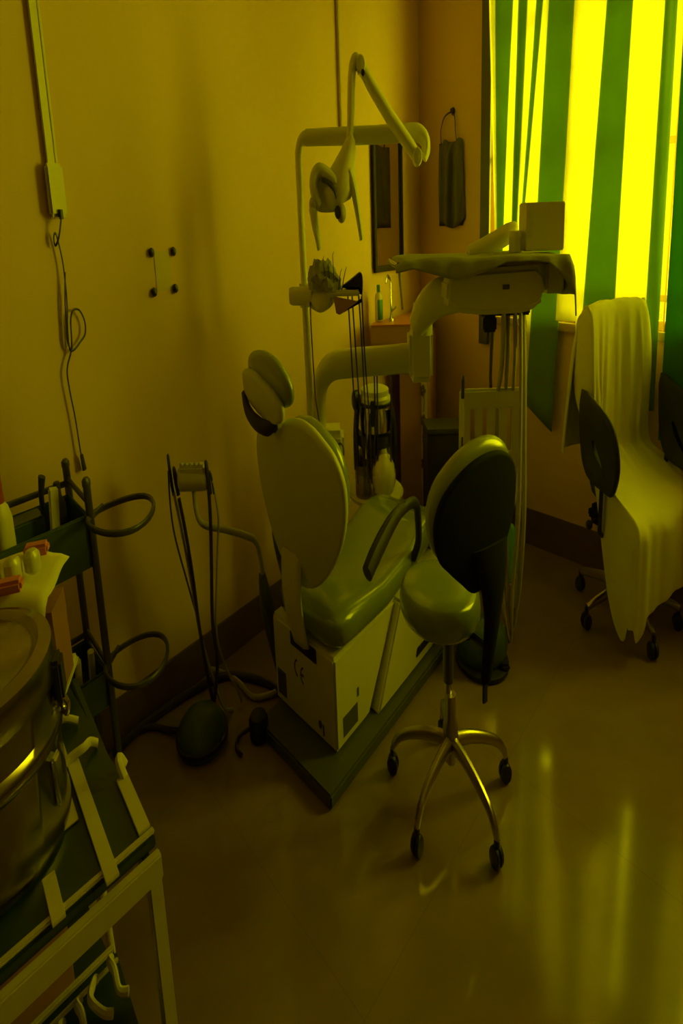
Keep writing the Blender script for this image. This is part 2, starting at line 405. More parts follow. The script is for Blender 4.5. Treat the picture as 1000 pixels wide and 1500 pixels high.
part('handle', MB().tube([(.50, 4.16, 1.075), (.545, 4.15, 1.10)], .006, 8), M['chrome'], t_)
t_ = thing('bottle', 'green and white bottle standing on the corner washstand counter', 'bottle', (.392, 4.16, 1.036))
part('bottle_body', MB().lathe((.392, 4.16, 1.036), [(.02, 0), (.034, .004), (.034, .10), (.028, .118), (.013, .128)], seg=20), M['cream'], t_)
mb = MB(); mb.loft([[V((.392+.0355*cos(a), 4.16+.0355*sin(a), z)) for a in [(-1.9+2.6*k/14) for k in range(15)]] for z in (1.045, 1.132)], caps=False)
part('bottle_label', mb, M['green'], t_, label='green label', solid=.001)
part('bottle_cap', MB().lathe((.392, 4.16, 1.164), [(.015, 0), (.015, .028), (.012, .031)], seg=14), M['green'], t_)

# ------------------------------------------------------------------ patient chair
U = V((.676, .737, 0)).normalized(); VV = V((-.737, .676, 0)).normalized(); OC = V((-.3247, 2.2467, 0))
def L(s, w, z): return OC+U*s+VV*w+V((0, 0, z))
def uprism(outl, w0, w1, bev=.006, mb=None):      # outline in (s, z), extruded across the chair
    mb = mb or MB()
    return mb.prism(outl, OC, U, (0, 0, 1), -w1, -w0, bev)
ch = thing('dental_chair', 'pale green dental patient chair with cream base on dark floor plate', 'dental chair', L(.7, 0, 0))
part('floor_plate', MB().prism([(0, -.295), (1.35, -.295), (1.35, .30), (0, .30)], OC, U, VV, 0, .045, .008), M['plinth'], ch)
bh = part('base_housing', uprism([(.17, .045), (.46, .045), (.76, .335), (.17, .335)], -.19, .32, .012), M['cream'], ch)
part('slot', MB().box(L(.170, .05, .302), (.012, .21, .042), U, VV, .002), M['black'], bh, label='dark slot under the back strap')
# CE mark and stickers on the housing
def arc_strip(mb, c, r, a0, a1, w, s_):
    rows = [[], []]
    for k in range(15):
        a = a0+(a1-a0)*k/14
        for q, rr in enumerate((r-w/2, r+w/2)):
            rows[q].append(L(s_, c[0]-rr*cos(a), c[1]+rr*sin(a)))
    mb.grid(rows); return mb
mb = MB(); sf = .1685
arc_strip(mb, (.105, .215), .026, math.radians(100), math.radians(260), .007, sf)
arc_strip(mb, (.055, .205), .026, math.radians(100), math.radians(260), .007, sf)
mb.box(L(sf, .070, .205), (.002, .024, .006), U, VV, 0)
part('ce_mark', mb, M['sticker'], bh, label='dark CE mark', solid=.001)
part('vent_sticker', MB().box(L(.169, .255, .118), (.003, .075, .085), U, VV, .001), M['sticker'], bh, label='square dark sticker')
mb = MB(); mb.lathe(L(.172, -.065, .095), [(.013, 0), (.013, .005), (.01, .006)], -U, 14); mb.box(L(.169, -.09, .085), (.004, .01, .035), U, VV, .001)
part('fuse_cap', mb, M['sticker'], bh)
part('rating_plate', MB().box(L(.29, -.191, .105), (.125, .003, .062), U, VV, .001), M['sticker'], bh, label='dark rating plate on the side')
part('warning_sticker', MB().box(L(.36, -.191, .165), (.016, .003, .028), U, VV, .001), M['sticker'], bh)
lc = part('lift_cover', uprism([(.49, .045), (.74, .335), (1.28, .335), (1.28, .045)], -.235, .30, .010), M['cream'], ch)
part('side_slot', MB().prism([(0, 0), (.20, 0), (.215, .03), (.015, .03)], L(.90, -.237, .085), U, (0, 0, 1), 0, .004, .001), M['black'], lc, label='dark slot in the side panel')
# seat and leg rest: rounded section swept along the chair
def section(s, zt, th, hw, cw=.025, n=36, p=3.2, dip=0.):
    r = []
    for k in range(n):
        a = 2*pi*k/n; c_, s_ = cos(a), sin(a)
        x = math.copysign(abs(c_)**(2/p), c_)*hw; z = math.copysign(abs(s_)**(2/p), s_)*th/2
        if s_ > 0: z -= dip*(1-(x/hw)**2)
        r.append(L(s, cw+x, zt-th/2+z))
    return r
sec = [(.165, .43, .02, .12), (.170, .44, .06, .18), (.185, .45, .10, .225), (.22, .462, .125, .25), (.30, .47, .135, .263), (.45, .465, .13, .268), (.60, .46, .125, .268), (.75, .475, .125, .268), (.88, .495, .13, .268), (.98, .52, .14, .265), (1.08, .53, .145, .258), (1.18, .52, .13, .25), (1.28, .49, .12, .24), (1.36, .462, .11, .225), (1.41, .445, .09, .20), (1.435, .43, .05, .15), (1.442, .425, .02, .09)]
mb = MB(); mb.loft([section(s, zt, th, hw, dip=.03 if .3 < s < 1.38 else .01) for s, zt, th, hw in sec])
part('seat', mb, M['vinyl'], ch, smooth=80)
# backrest
bo = L(.17, 0, .53); bx = VV; by = (U*-.17+V((0, 0, .5))).normalized(); bn = bx.cross(by)
face = [(.19, .403), (.222, .32), (.235, .22), (.225, .12), (.19, .03), (.12, -.03), (.02, -.045), (-.10, -.005), (-.22, .075), (-.33, .18), (-.395, .28), (-.415, .37), (-.385, .435), (-.322, .473), (-.255, .50), (-.176, .51), (-.08, .497), (-.03, .47), (.02, .452), (.075, .456), (.14, .452)]
def bt(p): return p
fo = curve2(face, 4)
br = part('backrest', MB().cushion([(x*(.90 if x < 0 else 1.16), .02+y*.905) for x, y in fo], bo, bx, by, .022, .105, .035, .02), M['vinyl_rim'], ch, smooth=80)
part('back_shell', MB().cushion(fo, bo, bx, by, -.012, .026, .014, .012), M['shell'], br, smooth=60, label='grey flat rear shell')
mb = MB()
rows = []
for k in range(13):
    f = k/12; s_ = .155-.03*sin(pi*f); z_ = .62-.30*f; wc = .075-.03*f*f; hw = .078-.018*f
    rows.append([L(s_, wc+hw, z_), L(s_-.012, wc+hw*.6, z_), L(s_-.014, wc-hw*.6, z_), L(s_, wc-hw, z_)])
mb.grid(rows)
part('back_strap', mb, M['cream'], ch, label='cream strap curving down into the base slot', solid=.008, smooth=60)
mb = MB().tube([L(.24, .27, .72), L(.23, .30, .58), L(.30, .31, .42), L(.36, .31, .30), L(.36, .31, .06)], [.022, .03, .035, .032, .03], 10, smooth=4)
part('hinge_arm', mb, M['darkmetal'], ch)
# headrest
ho = L(-.02, 0, 1.05)
hr = part('headrest', MB().cushion(curve2([(.150, .035), (.145, .078), (.10, .102), (.0, .108), (-.08, .085), (-.135, .050), (-.150, .015), (-.12, -.02), (.0, -.04), (.12, -.03)], 4), ho, VV, by, .012, .060, .028, .008), M['vinyl_rim'], ch, smooth=80)
part('headrest_shell', MB().cushion(curve2([(.160, .045), (.145, .068), (.08, .072), (.0, .050), (-.07, .022), (-.11, -.01), (-.09, -.045), (-.02, -.06), (.05, -.05), (.13, -.02), (.165, .012)], 4), ho, VV, by, -.025, .014, .02, .008), M['shell'], hr, smooth=80)
HP = lambda w, h, d: ho+VV*w+by*h+bn*d
mb = MB().tube([HP(.165, .010, -.02), HP(.13, -.025, -.04), HP(.07, -.05, -.045), HP(.01, -.065, -.03), HP(-.03, -.055, 0)], [.012, .018, .022, .022, .016], 10, smooth=5)
mb.tube([HP(.02, -.02, .02), HP(.02, -.10, .02)], .014, 10)
part('headrest_bracket', mb, M['rubber'], hr, label='dark bracket under the headrest')
# arm rest on the right side
AR = -.27
pad = [L(.375, AR, .545), L(.44, AR, .575), L(.52, AR, .605), L(.61, AR, .632), L(.69, AR, .645)]
ar = part('armrest', MB().tube(pad+[L(.74, AR, .642)], [.030, .033, .032, .028, .022, .017], 12, smooth=4), M['rubber'], ch)
part('armrest_bracket', MB().tube([L(.72, AR, .643), L(.80, AR, .645), L(.865, AR, .625), L(.885, AR, .575), L(.885, AR, .50), L(.87, AR+.03, .44)], [.018, .019, .020, .020, .019, .018], 12, smooth=5), M['black'], ar)

# ------------------------------------------------------------------ dental unit behind the chair: body, tube arm, delivery head
du = thing('dental_unit', 'cream dental unit with thick bent tube arm and delivery head', 'dental unit', (-.17, 3.1, 0))
part('unit_body', MB().box((-.175, 3.13, .30), (.20, .20, .60), bev=.03, seg=3), M['white'], du)
ub = part('control_box', MB().box((-.045, 3.17, .70), (.16, .18, .155), bev=.025, seg=3).box((-.12, 3.15, .61), (.14, .14, .06), bev=.01), M['white'], du)
mb = MB(); mb.tube([(.005+.026*cos(2*pi*k/20), 3.077, .708+.030*sin(2*pi*k/20)) for k in range(20)], .004, 6, closed=True); mb.lathe((.005, 3.081, .708), [(.012, 0), (.011, .006)], (0, -1, 0), 14)
part('round_emblem', mb, M['sticker'], ub)
part('tube_arm', MB().tube([(-.135, 3.15, .55), (-.135, 3.15, .78), (-.13, 3.14, .88), (-.10, 3.12, .955), (-.03, 3.10, .998), (.08, 3.09, 1.008), (.30, 3.09, 1.014), (.55, 3.09, 1.02)], .050, 18, smooth=4), M['white'], du)
part('swivel_joint', MB().box((.555, 3.07, 1.035), (.15, .15, .175), bev=.022, seg=3).tube([(.575, 3.06, 1.0), (.575, 3.06, 1.20)], .062, 18), M['white'], du)
part('elbow_arm', MB().tube([(.535, 3.05, 1.12), (.575, 3.02, 1.175), (.64, 2.98, 1.215), (.75, 2.93, 1.235), (.90, 2.9, 1.24)], [.056, .062, .064, .060, .055], 16, smooth=4), M['white'], du)
bd = [(.655, 1.215), (.67, 1.29), (.72, 1.312), (1.18, 1.322), (1.225, 1.30), (1.238, 1.225), (1.20, 1.20), (1.12, 1.184), (.87, 1.182), (.74, 1.19)]
head = part('delivery_head', MB().prism(bd, (0, 3.06, 0), (1, 0, 0), (0, 0, 1), 0, .30, .018, seg=3), M['white'], du)
part('brand_plate', MB().box((1.005, 2.757, 1.262), (.04, .003, .014), bev=.001), M['sticker'], head, label='small dark name plate')
part('instrument_tray', MB().box((.86, 2.92, 1.333), (1.0, .40, .018), bev=.006), M['steel'], du)
part('tray_post', MB().tube([(.395, 2.84, 1.33), (.395, 2.84, 1.30), (.41, 2.84, 1.20)], .007, 8), M['chrome'], du)
part('handle_arm', MB().tube([(.86, 3.02, 1.345), (.98, 3.02, 1.372), (1.10, 3.02, 1.405), (1.15, 3.02, 1.418), (1.165, 3.02, 1.418)], [.030, .034, .034, .026, .01], 16, smooth=4), M['cream'], du)
part('end_block', MB().box((1.31, 2.92, 1.285), (.11, .26, .10), bev=.012), M['white'], du)
hb = part('hose_block', MB().box((.965, 2.93, 1.14), (.085, .05, .05), bev=.008).box((1.04, 2.9, 1.185), (.3, .1, .03), bev=.006), M['black'], du)
hoses = [
 ([(1.03, 2.86, 1.18), (1.05, 2.92, 1.05), (1.12, 3.15, .93), (1.18, 3.36, .84), (1.19, 3.39, .70), (1.19, 3.39, .62)], .014, 'hose'),
 ([(1.065, 2.88, 1.18), (1.09, 2.94, 1.05), (1.17, 3.17, .93), (1.24, 3.37, .84), (1.25, 3.39, .70), (1.25, 3.39, .62)], .013, 'hose'),
 ([(1.10, 2.86, 1.18), (1.13, 2.92, 1.05), (1.21, 3.14, .93), (1.29, 3.36, .84), (1.30, 3.39, .70), (1.30, 3.39, .62)], .012, 'hose'),
 ([(1.135, 2.86, 1.18), (1.145, 2.86, 1.0), (1.155, 2.87, .78), (1.16, 2.88, .5), (1.14, 2.9, .25), (1.135, 2.9, .06), (1.09, 2.9, .16), (1.06, 2.9, .36), (1.05, 2.9, .50)], .011, 'hose'),
 ([(1.16, 2.88, 1.18), (1.175, 2.88, 1.0), (1.19, 2.89, .78), (1.205, 2.9, .5), (1.195, 2.92, .25), (1.16, 2.93, .10), (1.125, 2.93, .22), (1.10, 2.93, .42), (1.09, 2.93, .55)], .013, 'hose'),
 ([(.985, 2.92, 1.15), (1.0, 2.98, 1.05), (1.07, 3.2, .93), (1.13, 3.37, .85), (1.14, 3.39, .62)], .011, 'darkhose')]
for pts, r, m_ in hoses: part('hose', MB().tube(pts, r, 10, smooth=5), M[m_], du)
# cloth over the tray
def hem(x):
    tab = [(.36, 1.315), (.45, 1.325), (.62, 1.300), (.70, 1.288), (.83, 1.305), (.98, 1.335), (1.12, 1.336), (1.22, 1.330), (1.30, 1.29), (1.36, 1.25)]
    for (a, za), (b, zb) in zip(tab, tab[1:]):
        if x <= b: return za+(zb-za)*max(0, (x-a))/(b-a)
    return tab[-1][1]
rows = []
for i in range(41):
    x = .355+(1.365-.355)*i/40; row = []; hz_ = hem(x)
    zt = 1.349+.002*sin(x*13)
    if x < .40: zt -= .018*(.40-x)/.045
    if x > 1.34: zt -= .03*(x-1.34)/.025
    for j in range(9): row.append(V((x, 3.10-.40*j/8, zt+.0015*sin(x*17+j*1.3))))
    for k in range(1, 5):
        f = k/4; row.append(V((x, 2.692-.012*f+.004*sin(x*40), zt-(zt-hz_)*f)))
    rows.append(row)
for k in range(1, 6):
    f = k/5; rows.append([V((1.367+.012*f, p.y, p.z-.10*f*(1-.3*(q/12)))) for q, p in enumerate(rows[40])])
mb = MB().grid(rows)
single('tray_cloth', mb, M['towel'], 'grey green cloth draped over the delivery tray', 'cloth', (.86, 2.9, 1.343), solid=.004, smooth=180)
t_ = thing('carton', 'square drab carton standing on the right end of the delivery tray', 'carton', (1.27, 2.9, 1.352))
part('carton_body', MB().box((1.262, 2.9, 1.426), (.225, .12, .138), bev=.004), M['cream'], t_)
mb = MB()
for x_, z_, s_ in ((1.175, 1.46, .022), (1.178, 1.435, .016), (1.172, 1.408, .02)): mb.box((x_, 2.839, z_), (.022, .003, s_), bev=.001)
part('carton_label', mb, M['shell'], t_)
t_ = thing('material_pot', 'small lidded pot on the delivery tray left of the carton', 'pot', (1.10, 2.88, 1.352))
part('pot_body', MB().lathe((1.10, 2.88, 1.352), [(.03, 0), (.036, .004), (.036, .045)], seg=20), M['shell'], t_)
part('pot_lid', MB().lathe((1.10, 2.88, 1.397), [(.039, 0), (.039, .016), (.034, .02)], seg=20), M['cream'], t_)

# ------------------------------------------------------------------ operating lamp on its post
lp = thing('operating_lamp', 'dental operating lamp hanging from a white post with crossbar and folding arm', 'lamp', (-.19, 3.05, .6))
part('post', MB().tube([(-.185, 3.05, .60), (-.187, 3.05, 1.2), (-.19, 3.05, 1.62), (-.185, 3.05, 1.672), (-.165, 3.05, 1.702), (-.12, 3.05, 1.711), (.0, 3.05, 1.711)], [.022]*5+[.024, .026], 14, smooth=3), M['white'], lp)
part('crossbar', MB().tube([(-.14, 3.05, 1.710), (.10, 3.05, 1.711), (.35, 3.05, 1.712), (.50, 3.05, 1.715), (.555, 3.05, 1.712), (.592, 3.045, 1.692), (.598, 3.04, 1.665), (.58, 3.035, 1.642)], [.026, .028, .029, .029, .029, .028, .026, .022], 14, smooth=4), M['white'], lp)
part('spring_arm', MB().tube([(.535, 3.0, 1.640), (.50, 3.0, 1.668), (.372, 3.0, 1.757), (.273, 3.0, 1.838), (.20, 3.0, 1.905)], [.024, .027, .027, .026, .024], 14), M['white'], lp)
for c_ in ((.535, 3.0, 1.640), (.205, 3.0, 1.90)):
    mb = MB().lathe((c_[0], c_[1]-.03, c_[2]), [(.001, 0), (.024, .002), (.028, .01), (.028, .05), (.024, .058), (.001, .06)], (0, 1, 0), 16)
    part('arm_pivot', mb, M['white'], lp)
part('pivot_screw', MB().lathe((.215, 2.968, 1.875), [(.010, 0), (.010, .006)], (0, -1, 0), 12), M['bolt'], lp)
part('drop_arm', MB().tube([(.20, 3.0, 1.905), (.178, 3.0, 1.915), (.160, 3.0, 1.900), (.149, 3.0, 1.86), (.142, 3.0, 1.79), (.136, 3.0, 1.735), (.122, 3.0, 1.69)], [.020, .022, .023, .024, .024, .022, .018], 14, smooth=4), M['white'], lp)
# lamp head: tapered neck and a lens housing turned down to the left
def ring(c, ex, ey, a, b, n=20): return [V(c)+V(ex)*a*cos(2*pi*k/n)+V(ey)*b*sin(2*pi*k/n) for k in range(n)]
hd = []
for c_, a_, b_ in (((.126, 3.0, 1.705), .022, .022), ((.116, 3.0, 1.68), .048, .035), ((.090, 3.0, 1.645), .078, .05), ((.058, 3.0, 1.605), .105, .06), ((.045, 2.99, 1.57), .116, .062), ((.055, 2.98, 1.535), .10, .055), ((.065, 2.97, 1.51), .06, .035)):
    hd.append(ring(c_, (.96, 0, .26), (0, 1, 0), a_, b_))
lh = part('lamp_head', MB().loft(hd), M['cream'], lp, smooth=80)
mb = MB().tube([(-.07, 2.95, 1.505), (-.098, 2.95, 1.55), (-.095, 2.95, 1.59), (-.062, 2.95, 1.61), (-.02, 2.95, 1.60), (.03, 2.95, 1.575), (.065, 2.95, 1.54)], [.020, .024, .024, .022, .022, .022, .020], 12, smooth=5)
part('reflector_rim', mb, M['shell'], lh)
mb = MB().prism(curve2([(-.08, 1.595), (-.03, 1.605), (.04, 1.57), (.07, 1.53), (.06, 1.495), (-.02, 1.488), (-.085, 1.495), (-.10, 1.53), (-.075, 1.545)], 3), (0, 2.98, 0), (1, 0, 0), (0, 0, 1), -.02, .02, .004)
part('reflector', mb, M['cream'], lh)
part('lamp_slot', MB().tube([(-.05, 2.935, 1.582), (-.01, 2.93, 1.572), (.025, 2.93, 1.55), (.037, 2.93, 1.527)], [.006, .008, .008, .007], 8, smooth=4), M['darkmetal'], lh)
for c_, q in (((-.105, 2.95, 1.512), .026), ((.062, 2.94, 1.485), .030)):
    part('lamp_knob', MB().ball(c_, (q, q, q), 16), M['hose'], lh)
part('knob_bore', MB().lathe((.042, 2.915, 1.487), [(.020, 0), (.02, .004), (.012, .005)], (-.4, -1, 0), 14), M['black'], lh)
for pts in ([(-.110, 2.95, 1.505), (-.098, 2.95, 1.45), (-.086, 2.95, 1.41), (-.080, 2.95, 1.378)], [(.120, 2.97, 1.60), (.143, 2.96, 1.555), (.165, 2.96, 1.48), (.183, 2.97, 1.405)]):
    part('handle', MB().tube(pts, [.026, .022, .017, .012], 10, smooth=3), M['shell'], lh, label='drooping handle')

# ------------------------------------------------------------------ instrument shelf clamped on the post
sh = thing('instrument_shelf', 'small instrument shelf clamped on the lamp post above the tube arm', 'shelf', (0, 2.93, 1.19))
part('clamp', MB().lathe((-.285, 3.03, 1.238), [(.001, 0), (.026, .003), (.030, .02), (.030, .10), (.035, .11), (.035, .15), (.028, .16)], (1, -.15, 0), 16).tube([(-.187, 3.05, 1.20), (-.187, 3.05, 1.275)], .034, 14), M['cream'], sh)
part('swivel', MB().tube([(-.15, 3.02, 1.23), (-.09, 2.98, 1.222), (-.03, 2.95, 1.235), (.0, 2.95, 1.25)], [.03, .036, .03, .02], 12, smooth=4), M['cream'], sh)
part('shelf_board', MB().box((.055, 2.93, 1.253), (.20, .16, .018), bev=.006), M['white'], sh)
part('side_plate', MB().prism([(-.005, 1.245), (.165, 1.225), (.165, 1.235), (.15, 1.225), (.03, 1.19), (.01, 1.195)], (0, 2.86, 0), (1, 0, 0), (0, 0, 1), -.01, .01, 0), M['brown'], sh)
mb = MB().prism(curve2([(.05, 1.268), (.155, 1.264), (.172, 1.24), (.178, 1.295), (.165, 1.312), (.13, 1.30), (.09, 1.285)], 3), (0, 2.90, 0), (1, 0, 0), (0, 0, 1), -.03, .03, .004)
single('black_pouch', mb, M['black'], 'black pouch on the right end of the post shelf', 'pouch', (.12, 2.9, 1.262))
# crumpled bag
rnd = random.Random(11); mb = MB(); rings = []
for i in range(9):
    f = i/8; z = 1.262+.085*f; row = []
    for k in range(28):
        a = 2*pi*k/28; rr = (1-.55*f**2)*(1+.10*sin(5*a+i)+.08*rnd.uniform(-1, 1))
        row.append(V((-.055+.10*rr*cos(a)-.015*f, 2.93+.085*rr*sin(a), z+.010*rnd.uniform(-1, 1)*(i > 0))))
    rings.append(row)
mb.loft(rings)
single('plastic_bag', mb, M['towel'], 'crumpled pale plastic bag heaped on the post shelf', 'bag', (-.05, 2.93, 1.262), smooth=20)
for k, (x0, z0, x1, z1) in enumerate(((-.045, 1.27, -.06, 1.362), (-.02, 1.275, -.03, 1.345), (.005, 1.268, .0, 1.375), (.03, 1.262, .045, 1.325), (.05, 1.262, .075, 1.33))):
    mb = MB().tube([(x0, 2.87, z0), ((x0+x1)/2, 2.868, (z0+z1)/2), (x1, 2.87, z1-.01), (x1+.008, 2.865, z1)], [.003, .003, .002, .001], 6)
    single('dental_probe', mb, M['darkmetal'], 'thin dark dental probe standing upright on the post shelf', 'instrument', (x0, 2.87, z0), group='thin probes standing on the post shelf')
strings = [[(.085, 2.88, 1.245), (.10, 2.9, 1.0), (.113, 2.94, .80), (.118, 2.98, .62)], [(.11, 2.87, 1.245), (.13, 2.9, 1.0), (.15, 2.92, .80), (.16, 2.98, .60)], [(.15, 2.87, 1.25), (.166, 2.9, 1.05), (.175, 2.9, .85), (.185, 2.98, .62)], [(.17, 2.89, 1.24), (.18, 2.9, 1.05), (.20, 2.92, .85), (.21, 2.98, .62)]]
for pts in strings: part('cord', MB().tube(pts, .005, 6, smooth=4), M['darkhose'], sh)
single('thin_cable', MB().tube([(-.15, 2.98, 1.22), (-.152, 2.97, 1.15), (-.147, 2.97, 1.0), (-.143, 2.97, .92), (-.125, 2.97, .84), (-.112, 3.05, .778)], .0045, 6, smooth=5), M['darkhose'], 'thin dark cable running from the post clamp down to the control box', 'cable', (-.12, 3.0, .78))

# ------------------------------------------------------------------ suction unit behind the leg rest
sx, sy = .285, 3.62
su = thing('suction_unit', 'dark suction unit with chrome filter on a stand behind the chair', 'suction unit', (sx, sy, 0))
part('stand', MB().tube([(sx, sy, 0), (sx, sy, .405)], .04, 14).lathe((sx, sy, 0), [(.13, 0), (.13, .02), (.05, .04)], seg=24), M['white'], su)
part('platform', MB().lathe((sx, sy, .385), [(.10, 0), (.22, .015), (.225, .03), (.21, .04)], seg=28), M['white'], su)
part('motor_body', MB().lathe((sx, sy, .485), [(.09, 0), (.13, .005), (.13, .09), (.11, .10), (.11, .12), (.135, .125), (.135, .17), (.085, .18)], seg=24), M['black'], su)
part('filter_cup', MB().lathe((sx+.005, sy, .665), [(.10, 0), (.125, .006), (.125, .05), (.118, .08), (.11, .11), (.09, .12)], seg=24), M['chrome'], su)
part('top_cap', MB().lathe((sx+.01, sy, .780), [(.08, 0), (.125, .004), (.125, .02), (.11, .03), (.11, .05), (.09, .056)], seg=24), M['shell'], su)
part('collar', MB().lathe((sx+.01, sy, .770), [(.128, 0), (.134, .004), (.134, .014), (.128, .016)], seg=24), M['black'], su)
part('side_knob', MB().lathe((sx-.118, sy-.02, .790), [(.02, 0), (.042, .004), (.042, .04), (.03, .05)], (-1, -.4, 0), 18), M['black'], su)
for x_ in (-.15, .15): part('side_tube', MB().tube([(sx+x_, sy-.04, .515), (sx+x_, sy-.05, .655), (sx+x_*.9, sy-.04, .755)], .022, 10, smooth=4), M['black'], su)
part('clip', MB().box((sx-.02, sy-.135, .755), (.035, .02, .10), bev=.005), M['black'], su)
part('chrome_pipe', MB().tube([(sx-.075, sy-.115, .575), (sx-.06, sy-.12, .685), (sx-.05, sy-.12, .755)], .012, 8), M['chrome'], su)
for x_ in (.0, .02, .125): part('vertical_hose', MB().tube([(sx+x_, sy-.135, .905), (sx+x_-.005, sy-.14, .705), (sx+x_-.02, sy-.14, .455)], .006, 8, smooth=4), M['darkhose'], su)
single('spittoon_jug', MB().lathe((.34, 3.52, .427), [(.05, 0), (.080, .012), (.096, .05), (.098, .085), (.085, .125), (.058, .155), (.034, .168), (.03, .185)], seg=28), M['white_bowl'], 'glossy white jug at the foot of the suction unit', 'jug', (.34, 3.52, .427))
single('glass_jar', MB().lathe((.18, 3.50, .426), [(.055, 0), (.062, .005), (.062, .10), (.05, .125), (.05, .13), (.047, .128), (.057, .10), (.057, .01)], seg=24), M['jar'], 'clear brownish jar left of the white jug', 'jar', (.18, 3.50, .426))

# ------------------------------------------------------------------ white plastic chair behind the stool
pc = thing('plastic_chair', 'white plastic chair with slotted back beyond the stool', 'chair', (1.13, 3.55, 0))
mb = MB()
x0, x1, zz0, zz1 = .885, 1.365, .60, .865
sl = [.965, 1.055, 1.145, 1.235]
mb.box(((x0+x1)/2, 3.32, .83), (x1-x0, .03, .075), bev=.01)
xs = [x0]+[v for s_ in sl for v in (s_, s_+.035)]+[x1]
for a_, b_ in zip(xs[::2], xs[1::2]): mb.box(((a_+b_)/2, 3.32, .715), (b_-a_, .024, .19), bev=.005)
mb.box(((x0+x1)/2, 3.325, .60), (x1-x0, .028, .06), bev=.008)
part('backrest', mb, M['cream'], pc)
part('seat', MB().box((1.125, 3.54, .43), (.47, .44, .03), bev=.012), M['cream'], pc)
for x_, y_ in ((.91, 3.33), (1.34, 3.33), (.91, 3.74), (1.34, 3.74)):
    part('leg', MB().tube([(x_, y_, 0), (x_, y_, .43), (x_, y_-.01 if y_ < 3.5 else y_, .62 if y_ < 3.5 else .43)], .022, 10), M['cream'], pc)
t_ = thing('syringe', 'dark slender air syringe hooked upright at the left of the plastic chair back', 'syringe', (.90, 3.28, .70))
part('grip', MB().tube([(.90, 3.285, .70), (.90, 3.285, .84)], .012, 10), M['shell'], t_)
part('nozzle', MB().tube([(.90, 3.285, .84), (.902, 3.285, .90), (.906, 3.285, .925)], [.011, .012, .004], 10), M['black'], t_)
part('hose', MB().tube([(.90, 3.285, .71), (.895, 3.28, .6), (.90, 3.28, .4), (.92, 3.27, .15), (.95, 3.2, .02)], .006, 8, smooth=4), M['darkhose'], t_)
t_ = thing('dark_cabinet', 'low dark cabinet standing by the corner washstand', 'cabinet', (.96, 4.15, 0))
part('cabinet_body', MB().box((.955, 4.13, .28), (.33, .24, .54), bev=.008), M['rubber'], t_)
part('cabinet_top', MB().box((.955, 4.13, .56), (.345, .255, .022), bev=.005), M['darkmetal'], t_)

# ------------------------------------------------------------------ operator stool
BX, BY = .53, 2.09
st = thing('dental_stool', 'wheeled stool with black oval back and pale green seat in front of the dental chair', 'stool', (BX, BY, 0))
seat_o = ell(.475, 2.135, .198, .198, 40)
part('seat', MB().cushion(seat_o, (0, 0, .505), (1, 0, 0), (0, 1, 0), 0, .085, .028, .003), M['vinyl'], st, smooth=80)
part('seat_plate', MB().box((.50, 2.12, .495), (.20, .20, .02), bev=.004), M['black'], st)
part('gas_column', MB().tube([(.515, 2.12, .20), (.515, 2.12, .36)], .017, 14), M['bronze'], st)
part('column_sleeve', MB().tube([(.515, 2.12, .33), (.515, 2.12, .50)], .026, 14), M['darkmetal'], st)
hub = part('hub', MB().lathe((.525, 2.105, .10), [(.02, 0), (.032, .01), (.034, .05), (.04, .07), (.04, .11), (.026, .13), (.024, .20)], seg=20), M['bronze'], st)
part('height_lever', MB().tube([(.50, 2.13, .48), (.42, 2.2, .46), (.40, 2.23, .45)], .006, 8), M['black'], st)
for ang in (157, 226, 297, 12, 86):
    a = math.radians(ang); d = V((cos(a), sin(a), 0)); c = V((.525, 2.095, 0)); r = .315
    if ang == 86: r = .29
    P = lambda q, z: c+d*q+V((0, 0, z))
    lg = part('leg', MB().tube([P(.02, .17), P(.10, .168), P(.20, .150), P(.27, .125), P(r-.01, .095), P(r, .07)], [.024, .021, .018, .016, .015, .012], 10, smooth=4), M['bronze'], st)
    n = V((-d.y, d.x, 0))
    cs = part('caster', MB().lathe(P(r, .03)-n*.024, [(.004, 0), (.027, .003), (.030, .008), (.030, .020), (.02, .022), (.02, .026), (.030, .028), (.030, .040), (.027, .045), (.004, .048)], n, 18).tube([P(r, .045), P(r, .078)], .014, 10), M['black'], lg)
so = V((.58, 1.93, .80)); sx_ = V((.885, .466, 0)); sn = V((.466, -.885, 0)); sy_ = (sn*.12+V((0, 0, 1))).normalized()
blk = curve2([(-.222, .014), (-.218, .06), (-.175, .106), (-.069, .149), (.045, .168), (.15, .163), (.225, .128), (.247, .061), (.238, -.011), (.185, -.09), (.10, -.15), (.02, -.165), (-.06, -.125), (-.13, -.085), (-.19, -.045)], 5)
bo_ = part('backrest', MB().cushion([(x*1.0-.004, y*1.06+.012) for x, y in blk], so, sx_, sy_, -.078, -.008, .03, .012), M['vinyl_rim'], st, smooth=80)
part('back_cover', MB().cushion(blk, so, sx_, sy_, -.016, .012, .010, .010), M['blackvinyl'], bo_, smooth=60, label='black rear cover')
mb = MB()
rings = []
for x_, y_, z_, w_ in ((.66, 1.965, .75, .12), (.675, 1.965, .70, .098), (.685, 1.965, .645, .072), (.685, 1.968, .58, .052), (.678, 1.97, .52, .042), (.668, 1.97, .46, .036), (.658, 1.97, .405, .028)):
    rings.append([V((x_, y_, z_))+sx_*w_*cos(2*pi*k/16)+sn*.018*sin(2*pi*k/16) for k in range(16)])
mb.loft(rings)
part('bracket_cover', mb, M['blackvinyl'], st)
part('back_bar', MB().box((.655, 1.972, .41), (.028, .012, .13), sx_, sn, .003).tube([(.66, 1.975, .49), (.60, 2.05, .492), (.52, 2.12, .49)], .012, 8), M['black'], st)

